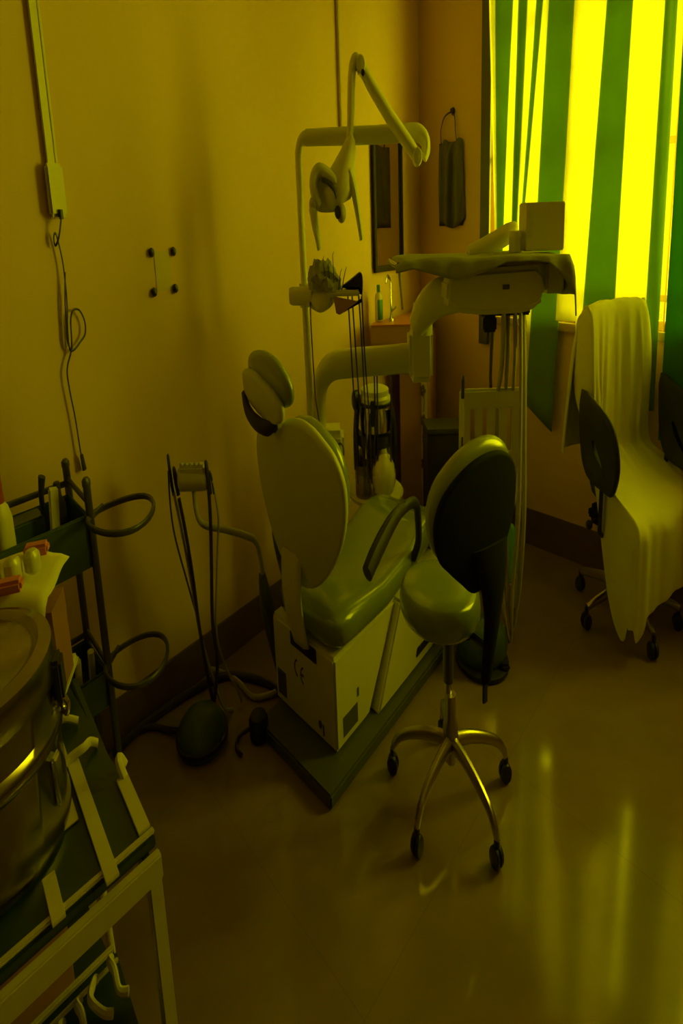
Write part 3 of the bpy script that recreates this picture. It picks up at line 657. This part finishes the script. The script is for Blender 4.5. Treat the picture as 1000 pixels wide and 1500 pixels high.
# ------------------------------------------------------------------ office chair under a cover
F = V((.40, -.9165, 0)).normalized(); Rr = V((.9165, .40, 0)).normalized(); bc = V((1.98, 3.30, 0))
def OCH(f, r, z): return bc+F*f+Rr*r+V((0, 0, z))
oc = thing('office_chair', 'black wheeled office chair standing by the window under a pale cover', 'chair', OCH(.2, 0, 0))
part('backrest', MB().cushion(ell(0, .90, .205, .235, 32), OCH(-.05, 0, 0), Rr, V((0, 0, 1)), -.035, .035, .03, .01), M['blackvinyl'], oc, smooth=80)
part('seat', MB().box(OCH(.175, .02, .415), (.44, .36, .07), Rr, F, .025, seg=3), M['blackvinyl'], oc)
part('column', MB().tube([OCH(.17, 0, .10), OCH(.17, 0, .39)], .028, 14), M['darkmetal'], oc)
part('tilt_mechanism', MB().box(OCH(.15, 0, .365), (.16, .2, .03), Rr, F, .006), M['black'], oc)
part('back_bar', MB().tube([OCH(.1, 0, .43), OCH(-.10, 0, .45), OCH(-.115, 0, .6), OCH(-.09, 0, .75)], .016, 10, smooth=4), M['black'], oc)
lv = part('lever', MB().tube([OCH(.14, -.08, .38), OCH(.10, -.24, .42), OCH(.09, -.285, .405)], .006, 8), M['black'], oc)
part('lever_knob', MB().ball(OCH(.09, -.285, .405), (.022, .022, .018), 12), M['black'], lv)
armo = [(-.039, .173), (.059, .152), (.165, .112), (.234, .056), (.271, -.052), (.234, -.15), (.144, -.149), (.047, -.129), (-.009, -.067), (-.037, .051)]
slit = [(.075, .02), (.092, -.025), (.15, -.075), (.185, -.095), (.16, -.062), (.105, .0)]
def ringprism(outer, inner, o, ex, ey, t0, t1):
    ex = V(ex).normalized(); ey = V(ey).normalized(); n = ex.cross(ey); mb = MB()
    P = lambda p, t: V(o)+ex*p[0]+ey*p[1]+n*t
    cx_ = sum(p[0] for p in inner)/len(inner); cy_ = sum(p[1] for p in inner)/len(inner)
    N = 48
    def ray_hit(poly, a):
        d = (cos(a), sin(a)); best = 0
        for (x0, y0), (x1, y1) in zip(poly, poly[1:]+poly[:1]):
            ex_, ey_ = x1-x0, y1-y0; den = d[0]*ey_-d[1]*ex_
            if abs(den) < 1e-9: continue
            t = ((x0-cx_)*ey_-(y0-cy_)*ex_)/den; q = ((x0-cx_)*d[1]-(y0-cy_)*d[0])/den
            if t > 0 and -1e-6 <= q <= 1+1e-6: best = max(best, t)
        return (cx_+d[0]*best, cy_+d[1]*best)
    oo = [ray_hit(outer, 2*pi*k/N) for k in range(N)]; ii = [ray_hit(inner, 2*pi*k/N) for k in range(N)]
    mid = [((a[0]*.9+b[0]*.1), (a[1]*.9+b[1]*.1)) for a, b in zip(oo, ii)]
    rings = [[P(p, t0) for p in ii], [P(p, t0) for p in mid], [P(p, t0*.6+t1*.4) for p in oo], [P(p, t0*.4+t1*.6) for p in oo], [P(p, t1) for p in mid], [P(p, t1) for p in ii]]
    mb.loft(rings, closed=True); return mb
oout = curve2(armo, 4); iin = curve2(slit, 4)
part('armrest', ringprism(oout, iin, (1.73, 3.17, .70), F, (0, 0, 1), -.02, .025), M['black'], oc)
part('armrest', ringprism(oout, iin, OCH(.13, .40, .72), F, (0, 0, 1), -.02, .025), M['black'], oc)
for r_, z_ in ((-.285, .575), (.40, .60)):
    part('arm_support', MB().tube([OCH(.17, 0, .372), OCH(.17, r_*.8, .372), OCH(.17, r_, .40), OCH(.17, r_, z_)], .013, 10), M['black'], oc)
cb = V((2.10, 3.19, 0))
part('hub', MB().lathe(cb+V((0, 0, .07)), [(.03, 0), (.045, .01), (.045, .06), (.03, .08)], seg=16), M['bronze'], oc)
part('gas_foot', MB().tube([cb+V((0, 0, .1)), OCH(.17, 0, .2)], .024, 12), M['darkmetal'], oc)
for ang in (194, 268, 340, 52, 123):
    a = math.radians(ang); d = V((cos(a), sin(a), 0)); r = .34; P = lambda q, z: cb+d*q+V((0, 0, z)); n = V((-d.y, d.x, 0))
    lg = part('leg', MB().tube([P(.02, .125), P(.15, .12), P(.27, .10), P(r, .085)], [.024, .022, .019, .016], 10, smooth=3), M['bronze'], oc)
    part('caster', MB().lathe(P(r, .032)-n*.027, [(.004, 0), (.029, .003), (.032, .01), (.032, .022), (.02, .024), (.02, .03), (.032, .032), (.032, .044), (.029, .051), (.004, .054)], n, 18).tube([P(r, .05), P(r, .09)], .013, 10), M['black'], lg)
# the loose cover: stations along the sitting line, columns across
prof = [(-.175, .62), (-.16, .76), (-.14, .92), (-.115, 1.05), (-.085, 1.125), (-.05, 1.165), (-.01, 1.172), (.018, 1.145), (.024, 1.07), (.026, .95), (.028, .84), (.030, .71), (.036, .625), (.085, .605), (.16, .580), (.25, .548), (.34, .515), (.405, .488), (.428, .455), (.433, .42), (.437, .32), (.44, .22), (.443, .13)]
rows = []
for i, (f, z) in enumerate(prof):
    back = i < 11; row = []
    hw = .262 if back else .255
    if i <= 4: hw = .25+.006*(4-i)
    if i in (5, 6): hw = .25
    hwr = [.28, .285, .29, .30, .305, .31, .31, .315, .345, .385, .39, .375, .40, .44, .46, .46, .46, .46, .45, .44, .44, .44, .44][i]
    hwl = hw-(.0 if i < 7 else [0, .01, .02, .04, .05, .05, .03, .01, 0, 0, 0, 0, 0, 0, 0, 0][i-7])
    drop = 0.
    NC = 40
    def wob(q): return (.004*sin(q*9+f*9+z*5)+.002*sin(q*19-z*11)) if i < 12 else .004*sin(q*5+f*14)
    if back:
        # wraps round the side of the backrest
        side = [(.05*k/4) for k in range(5)]
        fr = max(f-.20, -.108-.13*max(0, 1.08-z)) if 6 < i < 12 else f+(.02 if i < 7 else -.03)
        lf = [OCH(f+(fr-f)*(k/4), -hwl-.010*sin(pi*k/4), z-(.02*k/4)) for k in range(4, 0, -1)]
        rg = [OCH(f+max(fr-f, -.07)*(k/4), hwr+.010*sin(pi*k/4), z-(.02*k/4)) for k in range(1, 5)]
    else:
        # side flaps: grow towards the front corner
        g = min(1, max(0, (f-.06)/.27)); g = g*g*(3-2*g); dl = .05+(z-.05-.05)*g
        if f > .425: dl = .02
        frontf = i >= 18
        lf = [OCH(f-(.0 if not frontf else (f-.392)*k/4), -hwl-.012*(k/4)-.004*sin(k*2+f*30), z-(dl if not frontf else dl*.9)*k/4) for k in range(4, 0, -1)]
        rg = [OCH(f-(.0 if not frontf else .03*k/4), hwr+.012*(k/4), z-(dl*.9)*k/4) for k in range(1, 5)]
    mid = []
    for j in range(NC+1):
        q = -1+2*j/NC; amp = .35 if i in (4, 5, 6, 7) else 1
        dz = 0
        w = wob(q)*amp
        crn = abs(q)**6
        zz = z-(.018*crn if i in (4, 5, 6, 7) else 0)
        if i >= 18: zz = z+.09*(.455-z)/.325*(.75*min(1, max(0, (q+.75)/.9))-.55*min(1, max(0, (-q-.70)/.22))); w = .010*sin(q*7+1)+.005*sin(q*15)
        fold = 0
        if 7 <= i <= 13:
            k_ = 1.12-z
            for q0, q1, am in ((-.86, -.80, .016), (-.62, -.74, .028), (-.40, -.58, .026), (-.05, .12, .030), (.30, .42, .012), (.68, .72, .024)):
                fold += am*min(1, k_*4)*math.exp(-((q-q0-(q1-q0)*k_/.45)/.045)**2)
        dirn = F if (8 <= i <= 11 or i >= 18) else (V((0, 0, 1)) if i > 11 else (-F if i < 4 else V((0, 0, 1))))
        mid.append(OCH(f, hwr*q if q > 0 else hwl*q, zz)+dirn*(w+fold))
    rows.append(lf+mid+rg)
mb = MB().grid(rows)
cov = single('chair_cover', mb, M['ccover'], 'pale cream cloth cover draped loosely over the office chair by the window', 'cover', OCH(.2, 0, .05), solid=.004, smooth=180)
sb = cov.modifiers.new('soft', 'SUBSURF'); sb.levels = 1; sb.render_levels = 2

# ------------------------------------------------------------------ on the floor round the chairs
t_ = thing('foot_pedal', 'dark green foot control on the floor behind the stool', 'pedal', (.93, 2.86, 0))
part('pedal_body', MB().cushion(ell(.93, 2.87, .165, .13, 28), (0, 0, 0), (1, 0, 0), (0, 1, 0), .005, .15, .05, .01), M['darkgreen'], t_, smooth=80)
part('pedal_base', MB().lathe((.93, 2.87, 0), [(.16, 0), (.175, .004), (.175, .02), (.15, .025)], seg=28), M['black'], t_)
part('pedal_lip', MB().box((1.05, 2.79, .03), (.06, .08, .03), bev=.01), M['black'], t_)
single('green_bag', MB().cushion(curve2([(1.12, .42), (1.20, .43), (1.225, .35), (1.23, .26), (1.18, .21), (1.12, .26)], 4), (0, 3.06, 0), (1, 0, 0), (0, 0, 1), -.02, .02, .02, .006), M['brightgreen'], 'bright green pouch hanging between the hoses right of the stool back', 'pouch', (1.15, 3.16, .2))
t_ = thing('foot_control', 'round dark foot control on the floor below the handpiece holder', 'pedal', (-.87, 2.35, 0))
part('dome', MB().lathe((-.87, 2.42, 0), [(.135, 0), (.142, .01), (.142, .035), (.13, .058), (.10, .082), (.06, .098), (.02, .104), (.001, .105)], seg=36), M['darkgreen'], t_)
part('rim', MB().lathe((-.87, 2.42, 0), [(.143, .02), (.150, .022), (.150, .036), (.143, .038)], seg=36), M['black'], t_)
part('cable', MB().tube([(-1.0, 2.43, .03), (-1.10, 2.47, .012), (-1.20, 2.49, .012), (-1.29, 2.46, .012)], .012, 8, smooth=5), M['darkhose'], t_)
single('rubber_hose', MB().tube([(-1.36, 2.34, .016), (-1.28, 2.46, .016), (-1.12, 2.62, .016), (-.95, 2.74, .016), (-.82, 2.80, .016), (-.68, 2.79, .016), (-.53, 2.74, .016), (-.42, 2.66, .016)], .016, 10, smooth=5), M['darkhose'], 'thick dark hose lying on the floor along the left wall', 'hose', (-.9, 2.7, 0))
single('cream_hose', MB().tube([(-1.10, 2.78, .012), (-.95, 2.86, .012), (-.75, 2.78, .012), (-.62, 2.66, .012), (-.52, 2.66, .012), (-.42, 2.70, .012)], .012, 10, smooth=5), M['hose'], 'thin grey hose on the floor leading to the dental chair base', 'hose', (-.7, 2.75, 0))
t_ = thing('floor_valve', 'small round dark valve on the floor beside the chair floor plate', 'valve', (-.52, 2.45, 0))
part('valve_body', MB().lathe((-.535, 2.43, 0), [(.05, 0), (.056, .01), (.056, .06), (.045, .075), (.02, .08)], seg=22), M['black'], t_)
part('pipe_stub', MB().tube([(-.57, 2.44, .03), (-.65, 2.42, .012), (-.66, 2.36, .009), (-.62, 2.32, .009)], .008, 8, smooth=4), M['darkhose'], t_)

# ------------------------------------------------------------------ handpiece holder on its bent arm
hh = thing('handpiece_holder', 'white handpiece holder on a bent arm left of the dental chair', 'holder', (-.84, 2.55, .7))
part('holder_block', MB().lathe((-.925, 2.545, .772), [(.001, 0), (.030, .004), (.036, .012), (.036, .15), (.030, .165), (.001, .17)], (1, .03, 0), 18).box((-.84, 2.545, .80), (.15, .05, .035), bev=.01), M['white'], hh)
mb = MB()
for k in range(5): mb.box((-.895+.026*k, 2.518, .822), (.012, .012, .012), bev=.002)
part('buttons', mb, M['shell'], hh)
part('holder_arm', MB().tube([(-.845, 2.56, .76), (-.845, 2.56, .69), (-.83, 2.56, .645), (-.79, 2.57, .622), (-.70, 2.60, .60), (-.58, 2.62, .572), (-.525, 2.63, .55), (-.505, 2.64, .50), (-.49, 2.65, .40), (-.46, 2.66, .28), (-.40, 2.66, .14)], [.012]*5+[.013]*6, 12, smooth=4), M['hose'], hh)
part('arm_bracket', MB().tube([(-.50, 2.64, .44), (-.48, 2.65, .32), (-.44, 2.66, .20), (-.40, 2.66, .05), (-.40, 2.66, .0)], [.02, .045, .045, .035, .035], 12, smooth=3), M['plinth'], hh)
for x_, top, m_, r_ in ((-.965, .852, 'black', .009), (-.938, .815, 'rubber', .012), (-.755, .83, 'rubber', .012), (-.735, .80, 'black', .006)):
    part('handpiece', MB().tube([(x_+.012, 2.53, .73), (x_+.004, 2.53, .78), (x_, 2.53, top-.01), (x_-.002, 2.53, top)], [r_*.8, r_, r_*.8, r_*.3], 10, smooth=3), M[m_], hh)
hz_l = [
 ([(-.952, 2.53, .74), (-.93, 2.54, .62), (-.905, 2.55, .46), (-.895, 2.56, .36), (-.88, 2.58, .25), (-.83, 2.58, .12), (-.77, 2.56, .03), (-.72, 2.58, .01)], .008, 'hose'),
 ([(-.925, 2.53, .72), (-.905, 2.54, .60), (-.89, 2.55, .45), (-.88, 2.55, .32), (-.86, 2.56, .16), (-.84, 2.56, .06), (-.82, 2.54, .01)], .010, 'darkhose'),
 ([(-.752, 2.53, .76), (-.757, 2.54, .66), (-.775, 2.55, .52), (-.795, 2.56, .38), (-.80, 2.56, .30), (-.795, 2.57, .18), (-.82, 2.56, .08), (-.85, 2.54, .01)], .010, 'darkhose'),
 ([(-.728, 2.53, .77), (-.715, 2.54, .70), (-.715, 2.55, .64), (-.735, 2.55, .55), (-.765, 2.56, .40), (-.785, 2.57, .28), (-.76, 2.60, .16), (-.70, 2.62, .06), (-.68, 2.63, .01)], .006, 'hose'),
 ([(-.975, 2.54, .80), (-.985, 2.55, .70), (-.975, 2.55, .60), (-.93, 2.56, .45), (-.90, 2.57, .35)], .005, 'darkhose')]
for pts, r, m_ in hz_l: part('hose', MB().tube(pts, r, 8, smooth=5), M[m_], hh)

# ------------------------------------------------------------------ dark trolley with ring holders
tx = V((-.688, -.7257, 0)); ty = V((-.7257, .688, 0)); T0 = V((-1.10, 1.93, 0))
def TR(a, b, z): return T0+tx*a+ty*b+V((0, 0, z))
tr = thing('instrument_trolley', 'dark green tubular trolley with ring holders against the left wall', 'trolley', TR(.3, .14, 0))
TL, TW = .62, .26
for a_, b_ in ((0, 0), (0, TW), (TL, 0), (TL, TW)):
    part('post', MB().tube([TR(a_, b_, .03), TR(a_, b_, .935)], .015, 12).lathe(TR(a_, b_, .93), [(.017, 0), (.017, .012), (.01, .018)], seg=12), M['darkmetal'], tr)
    part('caster', MB().lathe(TR(a_, b_, .025)-ty*.012, [(.004, 0), (.025, .003), (.025, .021), (.004, .024)], ty, 16), M['black'], tr)
for z_ in (.89, .50):
    part('rail', MB().tube([TR(0, 0, z_), TR(0, TW, z_+.01)], .008, 8), M['darkmetal'], tr)
    part('rail', MB().tube([TR(0, TW, z_), TR(TL, TW, z_)], .008, 8), M['darkmetal'], tr)
def tray(z0, h):
    mb = MB()
    mb.box(TR(TL/2, TW/2, z0+.006), (TL, TW, .012), tx, ty, .003)
    mb.box(TR(TL/2, .006, z0+h/2), (TL, .012, h), tx, ty, .004); mb.box(TR(TL/2, TW-.006, z0+h/2), (TL, .012, h), tx, ty, .004)
    mb.box(TR(.006, TW/2, z0+h/2), (.012, TW, h), tx, ty, .004); mb.box(TR(TL-.006, TW/2, z0+h/2), (.012, TW, h), tx, ty, .004)
    return mb
part('top_tray', tray(.745, .12), M['darkgreen'], tr)
part('lower_tray', tray(.40, .09), M['darkgreen'], tr)
for z_ in (.855, .50):
    c_ = V((-.975, 1.955, z_)); r_ = .135
    mb = MB().tube([c_+V((r_*cos(2*pi*k/28), r_*sin(2*pi*k/28), .006*sin(4*pi*k/28))) for k in range(28)], .008, 8, closed=True)
    for k in (1, -1):
        mb.tube([TR(0, 0, z_), c_+V((-r_*.87, k*r_*.5, 0))], .008, 8)
    part('ring_holder', mb, M['darkmetal'], tr)
# things in the top tray
def bottle(x, y, z, h, r, m1, m2, label, capm):
    t_ = thing('bottle', label, 'bottle', (x, y, z))
    part('bottle_body', MB().lathe((x, y, z), [(r*.8, 0), (r, .004), (r, h*.62), (r*.75, h*.72), (r*.42, h*.76)], seg=20), M[m1], t_)
    part('bottle_cap', MB().lathe((x, y, z+h*.755), [(r*.48, 0), (r*.46, h*.22), (r*.36, h*.245)], seg=16), M[capm], t_)
    return t_
q = TR(.30, .07, .757); bottle(q.x, q.y, q.z, .25, .036, 'cream', '', 'cream bottle with red cap in the top tray of the dark trolley', 'redcap')
q = TR(.36, .14, .757); bottle(q.x, q.y, q.z, .16, .03, 'shell', '', 'short grey bottle behind the red-capped bottle in the trolley tray', 'shell')
q = TR(.12, .07, .757); single('syringe_pack', MB().box(q+V((0, 0, .09)), (.035, .02, .18), tx+V((0, 0, .12)), ty, .004), M['cream'], 'upright cream packet in the trolley tray beside the near post', 'packet', q)
q = TR(.15, .12, .757); single('dark_brush', MB().tube([q, q+V((.0, .01, .16)), q+V((.012, .012, .20))], [.008, .010, .014], 8), M['black'], 'dark slanted brush standing behind the cream packet', 'brush', q)
q = TR(.075, .15, .757); single('dark_bottle', MB().lathe(q, [(.024, 0), (.026, .004), (.026, .12), (.014, .14), (.014, .165), (.012, .17)], seg=18), M['rubber'], 'small dark bottle between the packet and the trolley post', 'bottle', q)
q = TR(.21, .15, .757); single('black_box', MB().box(q+V((0, 0, .06)), (.13, .09, .12), tx, ty, .005), M['darkgreen'], 'dark box lying in the trolley top tray', 'box', q)
# white strips in the lower tray
for k, (a_, b_) in enumerate(((.05, .08), (.11, .07))):
    q = TR(a_, b_, .412); single('white_tube', MB().tube([q, q+V((.015, -.01, .12))], .014, 10), M['cream'], 'white upright tube in the lower tray of the dark trolley', 'tube', q, group='white tubes in the lower trolley tray')

# ------------------------------------------------------------------ foreground table with steel drum
K0 = V((-.505, 1.021, 0)); kx = V((-.74, -.67, 0)).normalized(); ky = V((-.731, .682, 0)).normalized()
def TB(a, b, z): return K0+kx*a+ky*b+V((0, 0, z))
TA, TBL = .80, .72
tb = thing('side_table', 'cream-framed table with dark green top in the near left corner', 'table', TB(.4, .36, 0))
top = [(0, 0), (TA, 0), (TA, TBL), (0, TBL)]
def tprism(o4, z0, z1, bev=.003):
    return MB().prism([(TB(a, b, 0).x, TB(a, b, 0).y) for a, b in o4], (0, 0, 0), (1, 0, 0), (0, 1, 0), z0, z1, bev)
part('table_top', tprism([(.002, .014), (TA, .014), (TA, TBL), (.002, TBL)], .678, .696), M['tabletop'], tb)
fr = part('frame', MB().box(TB(TA/2, 0, .660), (TA, .022, .038), kx, ky, .003).box(TB(TA/2, .026, .698), (TA, .014, .006), kx, ky, .002).box(TB(TA/2, TBL, .662), (TA, .02, .034), kx, ky, .003), M['frame'], tb)
part('side_rail', MB().box(TB(.0, TBL/2, .660), (.018, TBL-.03, .034), kx, ky, .003), M['tabletop'], tb)
for a_, b_ in ((.012, .03), (.012, TBL-.02), (TA-.02, .03), (TA-.02, TBL-.02)):
    part('leg', MB().box(TB(a_, b_, .325), (.034, .034, .65), kx, ky, .003), M['frame'], tb)
part('lower_shelf', tprism([(.03, .03), (TA, .03), (TA, TBL), (.03, TBL)], .22, .235), M['tabletop'], tb)
part('shelf_rail', MB().box(TB(TA/2, .025, .235), (TA, .016, .03), kx, ky, .003).box(TB(TA/2, .055, .25), (TA, .012, .012), kx, ky, .003), M['frame'], tb)
part('side_wire', MB().tube([TB(.105, .495, .702), TB(.085, .492, .712), TB(.06, .48, .715), TB(.03, .468, .703)], .007, 8, smooth=4), M['tape'], tb)
part('side_wire', MB().tube([TB(.12, .345, .706), TB(.09, .347, .712), TB(.055, .342, .716), TB(.035, .355, .712), TB(.015, .352, .702)], .008, 8, smooth=4), M['tape'], tb)
part('side_wire', MB().tube([TB(.0, .20, .70), TB(.005, .215, .72), TB(-.005, .235, .715), TB(-.015, .23, .70)], .010, 8, smooth=4), M['tape'], tb)
G_ = 'cream tape strips stuck on the dark table top'
for (a0, b0, a1, b1, w, lab) in ((.104, .35, .097, -.008, .030, 'longest cream tape strip running to the front edge of the dark table top'), (.225, .11, .223, .004, .028, 'short cream tape strip at the front edge by the steel drum'), (.012, .205, .012, .035, .030, 'cream tape strip along the right edge of the dark table top'), (.106, .478, .100, .368, .034, 'cream tape strip near the far end of the dark table top')):
    p, q = TB(a0, b0, .6975), TB(a1, b1, .6975)
    single('tape_strip', MB().box((p+q)/2+V((0, 0, .004)), (w, (p-q).length, .005), kx, ky, .001), M['tape'], lab, 'tape', (p+q)/2)
p, q = TB(.150, .285, .6975), TB(.137, .19, .6975)
single('paper_slip', MB().box((p+q)/2+V((0, 0, .001)), (.045, (p-q).length, .002), kx, (p-q), 0), M['tape'], 'small cream paper slip beside the foot of the steel drum', 'paper', (p+q)/2)
# drum
dc = V((-.945, 1.02, .697)); R0 = .187
dr = thing('steel_drum', 'large shiny steel autoclave drum standing on the table at left', 'drum', dc)
part('drum_body', MB().lathe(dc, [(.17, 0), (R0, .004), (R0+.004, .010), (R0+.004, .018), (R0, .024), (R0, .13), (R0+.010, .136), (R0+.012, .146), (R0+.010, .156), (R0, .162), (R0, .225)], seg=72), M['steel'], dr)
ld = part('drum_lid', MB().lathe(dc+V((0, 0, .205)), [(R0+.008, 0), (R0+.011, .004), (R0+.011, .036), (R0+.007, .046), (R0-.02, .052), (R0-.035, .046), (R0-.06, .056), (R0-.10, .062), (.03, .066), (.001, .066)], seg=72), M['steel'], dr)
part('lid_knob', MB().lathe(dc+V((0, 0, .27)), [(.018, 0), (.012, .01), (.026, .02), (.026, .03), (.01, .036)], seg=20), M['black'], ld)
a = math.radians(22); d = V((cos(a), sin(a), 0)); tg = V((-sin(a), cos(a), 0))
cl = part('clamp', MB().box(dc+d*(R0+.015)+V((0, 0, .20)), (.05, .024, .06), tg, d, .006), M['black'], dr)
part('clamp_hook', MB().tube([dc+d*(R0+.02)+V((0, 0, .17)), dc+d*(R0+.028)+V((0, 0, .158)), dc+d*(R0+.024)+V((0, 0, .145)), dc+d*(R0+.014)+tg*.01+V((0, 0, .15)), dc+d*(R0+.018)+tg*.012+V((0, 0, .165))], .006, 8, smooth=4), M['chrome'], cl)
a = math.radians(5); d = V((cos(a), sin(a), 0)); tg = V((-sin(a), cos(a), 0))
part('clamp_plate', MB().box(dc+d*(R0+.006)+V((0, 0, .085)), (.03, .012, .07), tg, d, .004), M['chrome'], dr)
# brown box and its papers
bx_c = V((-1.09, 1.355, .697))
bb = thing('brown_tub', 'brown plastic tub with rounded corners standing behind the steel drum', 'tub', bx_c)
part('tub_body', MB().prism([(-.165, -.10), (.165, -.10), (.165, .10), (-.165, .10)], bx_c, -ky*0+V((.97, .2, 0)), V((-.2, .97, 0)), 0, .235, .045, seg=4), M['orange'], bb)
part('tub_band', MB().prism([(-.168, -.103), (.168, -.103), (.168, .103), (-.168, .103)], bx_c+V((0, 0, .03)), V((.97, .2, 0)), V((-.2, .97, 0)), 0, .02, .008), M['shell'], bb)
rows = []
for i in range(15):
    row = []
    for j in range(11):
        u_, v_ = -.19+.375*i/14, -.135+.24*j/10
        z_ = .245+.005*sin(u_*30)+.003*sin(v_*40)
        if v_ < -.10: z_ -= (-.10-v_)*.9
        if u_ > .16: z_ -= (u_-.16)*.3
        row.append(bx_c+V((.97, .2, 0))*u_+V((-.2, .97, 0))*(v_-.12*(u_ > .10)*(u_-.10)*2)+V((0, 0, z_)))
    rows.append(row)
single('paper_sheet', MB().grid(rows), M['paper'], 'creased white paper sheet on top of the brown tub', 'paper', bx_c+V((0, 0, .235)), solid=.002, smooth=180)
for k, (u_, v_, r_, lab) in enumerate(((.028, -.075, .022, 'leftmost pale cotton roll on the paper above the steel drum'), (.078, -.055, .023, 'middle pale cotton roll on the paper above the steel drum'), (.122, -.03, .022, 'right pale cotton roll on the paper above the steel drum'))):
    c_ = bx_c+V((.97, .2, 0))*u_+V((-.2, .97, 0))*v_+V((0, 0, .252))
    single('cotton_roll', MB().lathe(c_, [(r_*.6, 0), (r_, .006), (r_*1.02, .02), (r_, .03), (r_*.6, .037), (.001, .038)], seg=20), M['white'], lab, 'cotton roll', c_)
for u_, v_, lab in ((.10, .06, 'small reddish pack at the back of the paper sheet'), (.085, -.105, 'small reddish pack at the front of the paper sheet')):
    c_ = bx_c+V((.97, .2, 0))*u_+V((-.2, .97, 0))*v_+V((0, 0, .252))
    single('pink_pack', MB().box(c_+V((0, 0, .010)), (.07, .035, .02), (.95, .3, 0), (-.3, .95, 0), .006), M['pink'], lab, 'pack', c_)
# lower shelf load
def sing_box(name, c, size, m, lab, cat, rot=0.):
    ex = kx*cos(rot)+ky*sin(rot); ey = ky*cos(rot)-kx*sin(rot)
    return single(name, MB().box(V(c)+V((0, 0, size[2]/2)), size, ex, ey, .004), M[m], lab, cat, c)
sing_box('brown_carton', TB(.28, .40, .235), (.26, .30, .17), 'orange', 'brown carton on the lower shelf of the near table', 'carton', .1)
c_ = TB(.19, .125, .235)
t_ = thing('dark_crate', 'dark green crate at the front of the lower table shelf', 'crate', c_)
part('crate_body', MB().box(c_+V((0, 0, .10)), (.22, .19, .20), kx, ky, .006), M['tabletop'], t_)
part('crate_rim', MB().box(c_+ky*.09+V((0, 0, .205)), (.225, .012, .012), kx, ky, .003).box(c_+ky*.06+V((0, 0, .203)), (.225, .008, .008), kx, ky, .002), M['tape'], t_)
for k in range(4):
    p = TB(.095+.045*k, .15-.01*k, .452); g_ = 1 if k % 2 else -1
    pts = [p+ky*.03, p+kx*.012+ky*.005+V((0, 0, .018)), p+kx*(.02+.01*g_)+ky*-.025+V((0, 0, .022)), p+kx*.012+ky*-.055+V((0, 0, .008)), p+kx*-.006+ky*-.07+V((0, 0, .004))]
    single('plastic_tube', MB().tube(pts, .008, 8, smooth=5), M['tape'], 'pale curled plastic tube on top of the dark crate on the lower shelf', 'tube', p, group='curled tubes on the shelf crate')
single('white_post', MB().tube([TB(.06, .30, .235), TB(.07, .30, .60)], .012, 10), M['tape'], 'thin pale rod leaning upright on the lower table shelf', 'rod', TB(.06, .3, .235))

# ------------------------------------------------------------------ light: daylight through the window only
YEL = (1.0, .93, .004)
wd = bpy.data.worlds.new('daylight'); S.world = wd; wd.use_nodes = True
bg = wd.node_tree.nodes['Background']; bg.inputs['Color'].default_value = (*YEL, 1); bg.inputs['Strength'].default_value = 1.0
la = bpy.data.lights.new('daylight_outside', 'AREA'); la.shape = 'RECTANGLE'; la.size = 2.9*.9; la.size_y = 1.5; la.energy = 92; la.color = YEL
lo = bpy.data.objects.new('daylight_outside', la); COL.objects.link(lo)
c_ = wb((W0+W1)/2, (Z0+Z1)/2, -.5); lo.location = (c_.x*KX, c_.y, c_.z)
dirn = V((NB.x/1, NB.y, 0)); bxs = V((B.x*KX, B.y, 0)).normalized(); nrm = bxs.cross(V((0, 0, 1))).normalized()
if nrm.dot(V((NB.x*KX, NB.y, 0))) < 0: nrm = -nrm
zz = -nrm; xx = bxs; yy = zz.cross(xx)
lo.matrix_world = Matrix.Translation(lo.location) @ Matrix((xx, yy, zz)).transposed().to_4x4()
la.size = (W1-W0)*V((B.x*KX, B.y, 0)).length

# ------------------------------------------------------------------ camera
cam = bpy.data.cameras.new('camera'); co = bpy.data.objects.new('camera', cam); COL.objects.link(co)
cam.sensor_fit = 'VERTICAL'; cam.sensor_height = 36; cam.sensor_width = 36; cam.lens = 36*1350/1500; cam.clip_start = .05
P_, R_ = math.atan(420/1350), math.radians(2.0)
fw = V((0, cos(P_), -sin(P_))); u0 = V((0, sin(P_), cos(P_))); r0 = V((1, 0, 0))
rt = r0*cos(R_)-u0*sin(R_); up = u0*cos(R_)+r0*sin(R_)
co.matrix_world = Matrix.Translation((0, 0, 1.45)) @ Matrix((rt, up, -fw)).transposed().to_4x4()
S.camera = co
vs = S.view_settings
vs.view_transform = 'Standard'; vs.look = 'None'; vs.exposure = 0.0; vs.gamma = 1; vs.use_curve_mapping = False
S.cycles.use_denoising = True
S.cycles.max_bounces = 10; S.cycles.diffuse_bounces = 6; S.cycles.glossy_bounces = 4; S.cycles.transmission_bounces = 6; S.cycles.transparent_max_bounces = 10
S.cycles.sample_clamp_indirect = 6
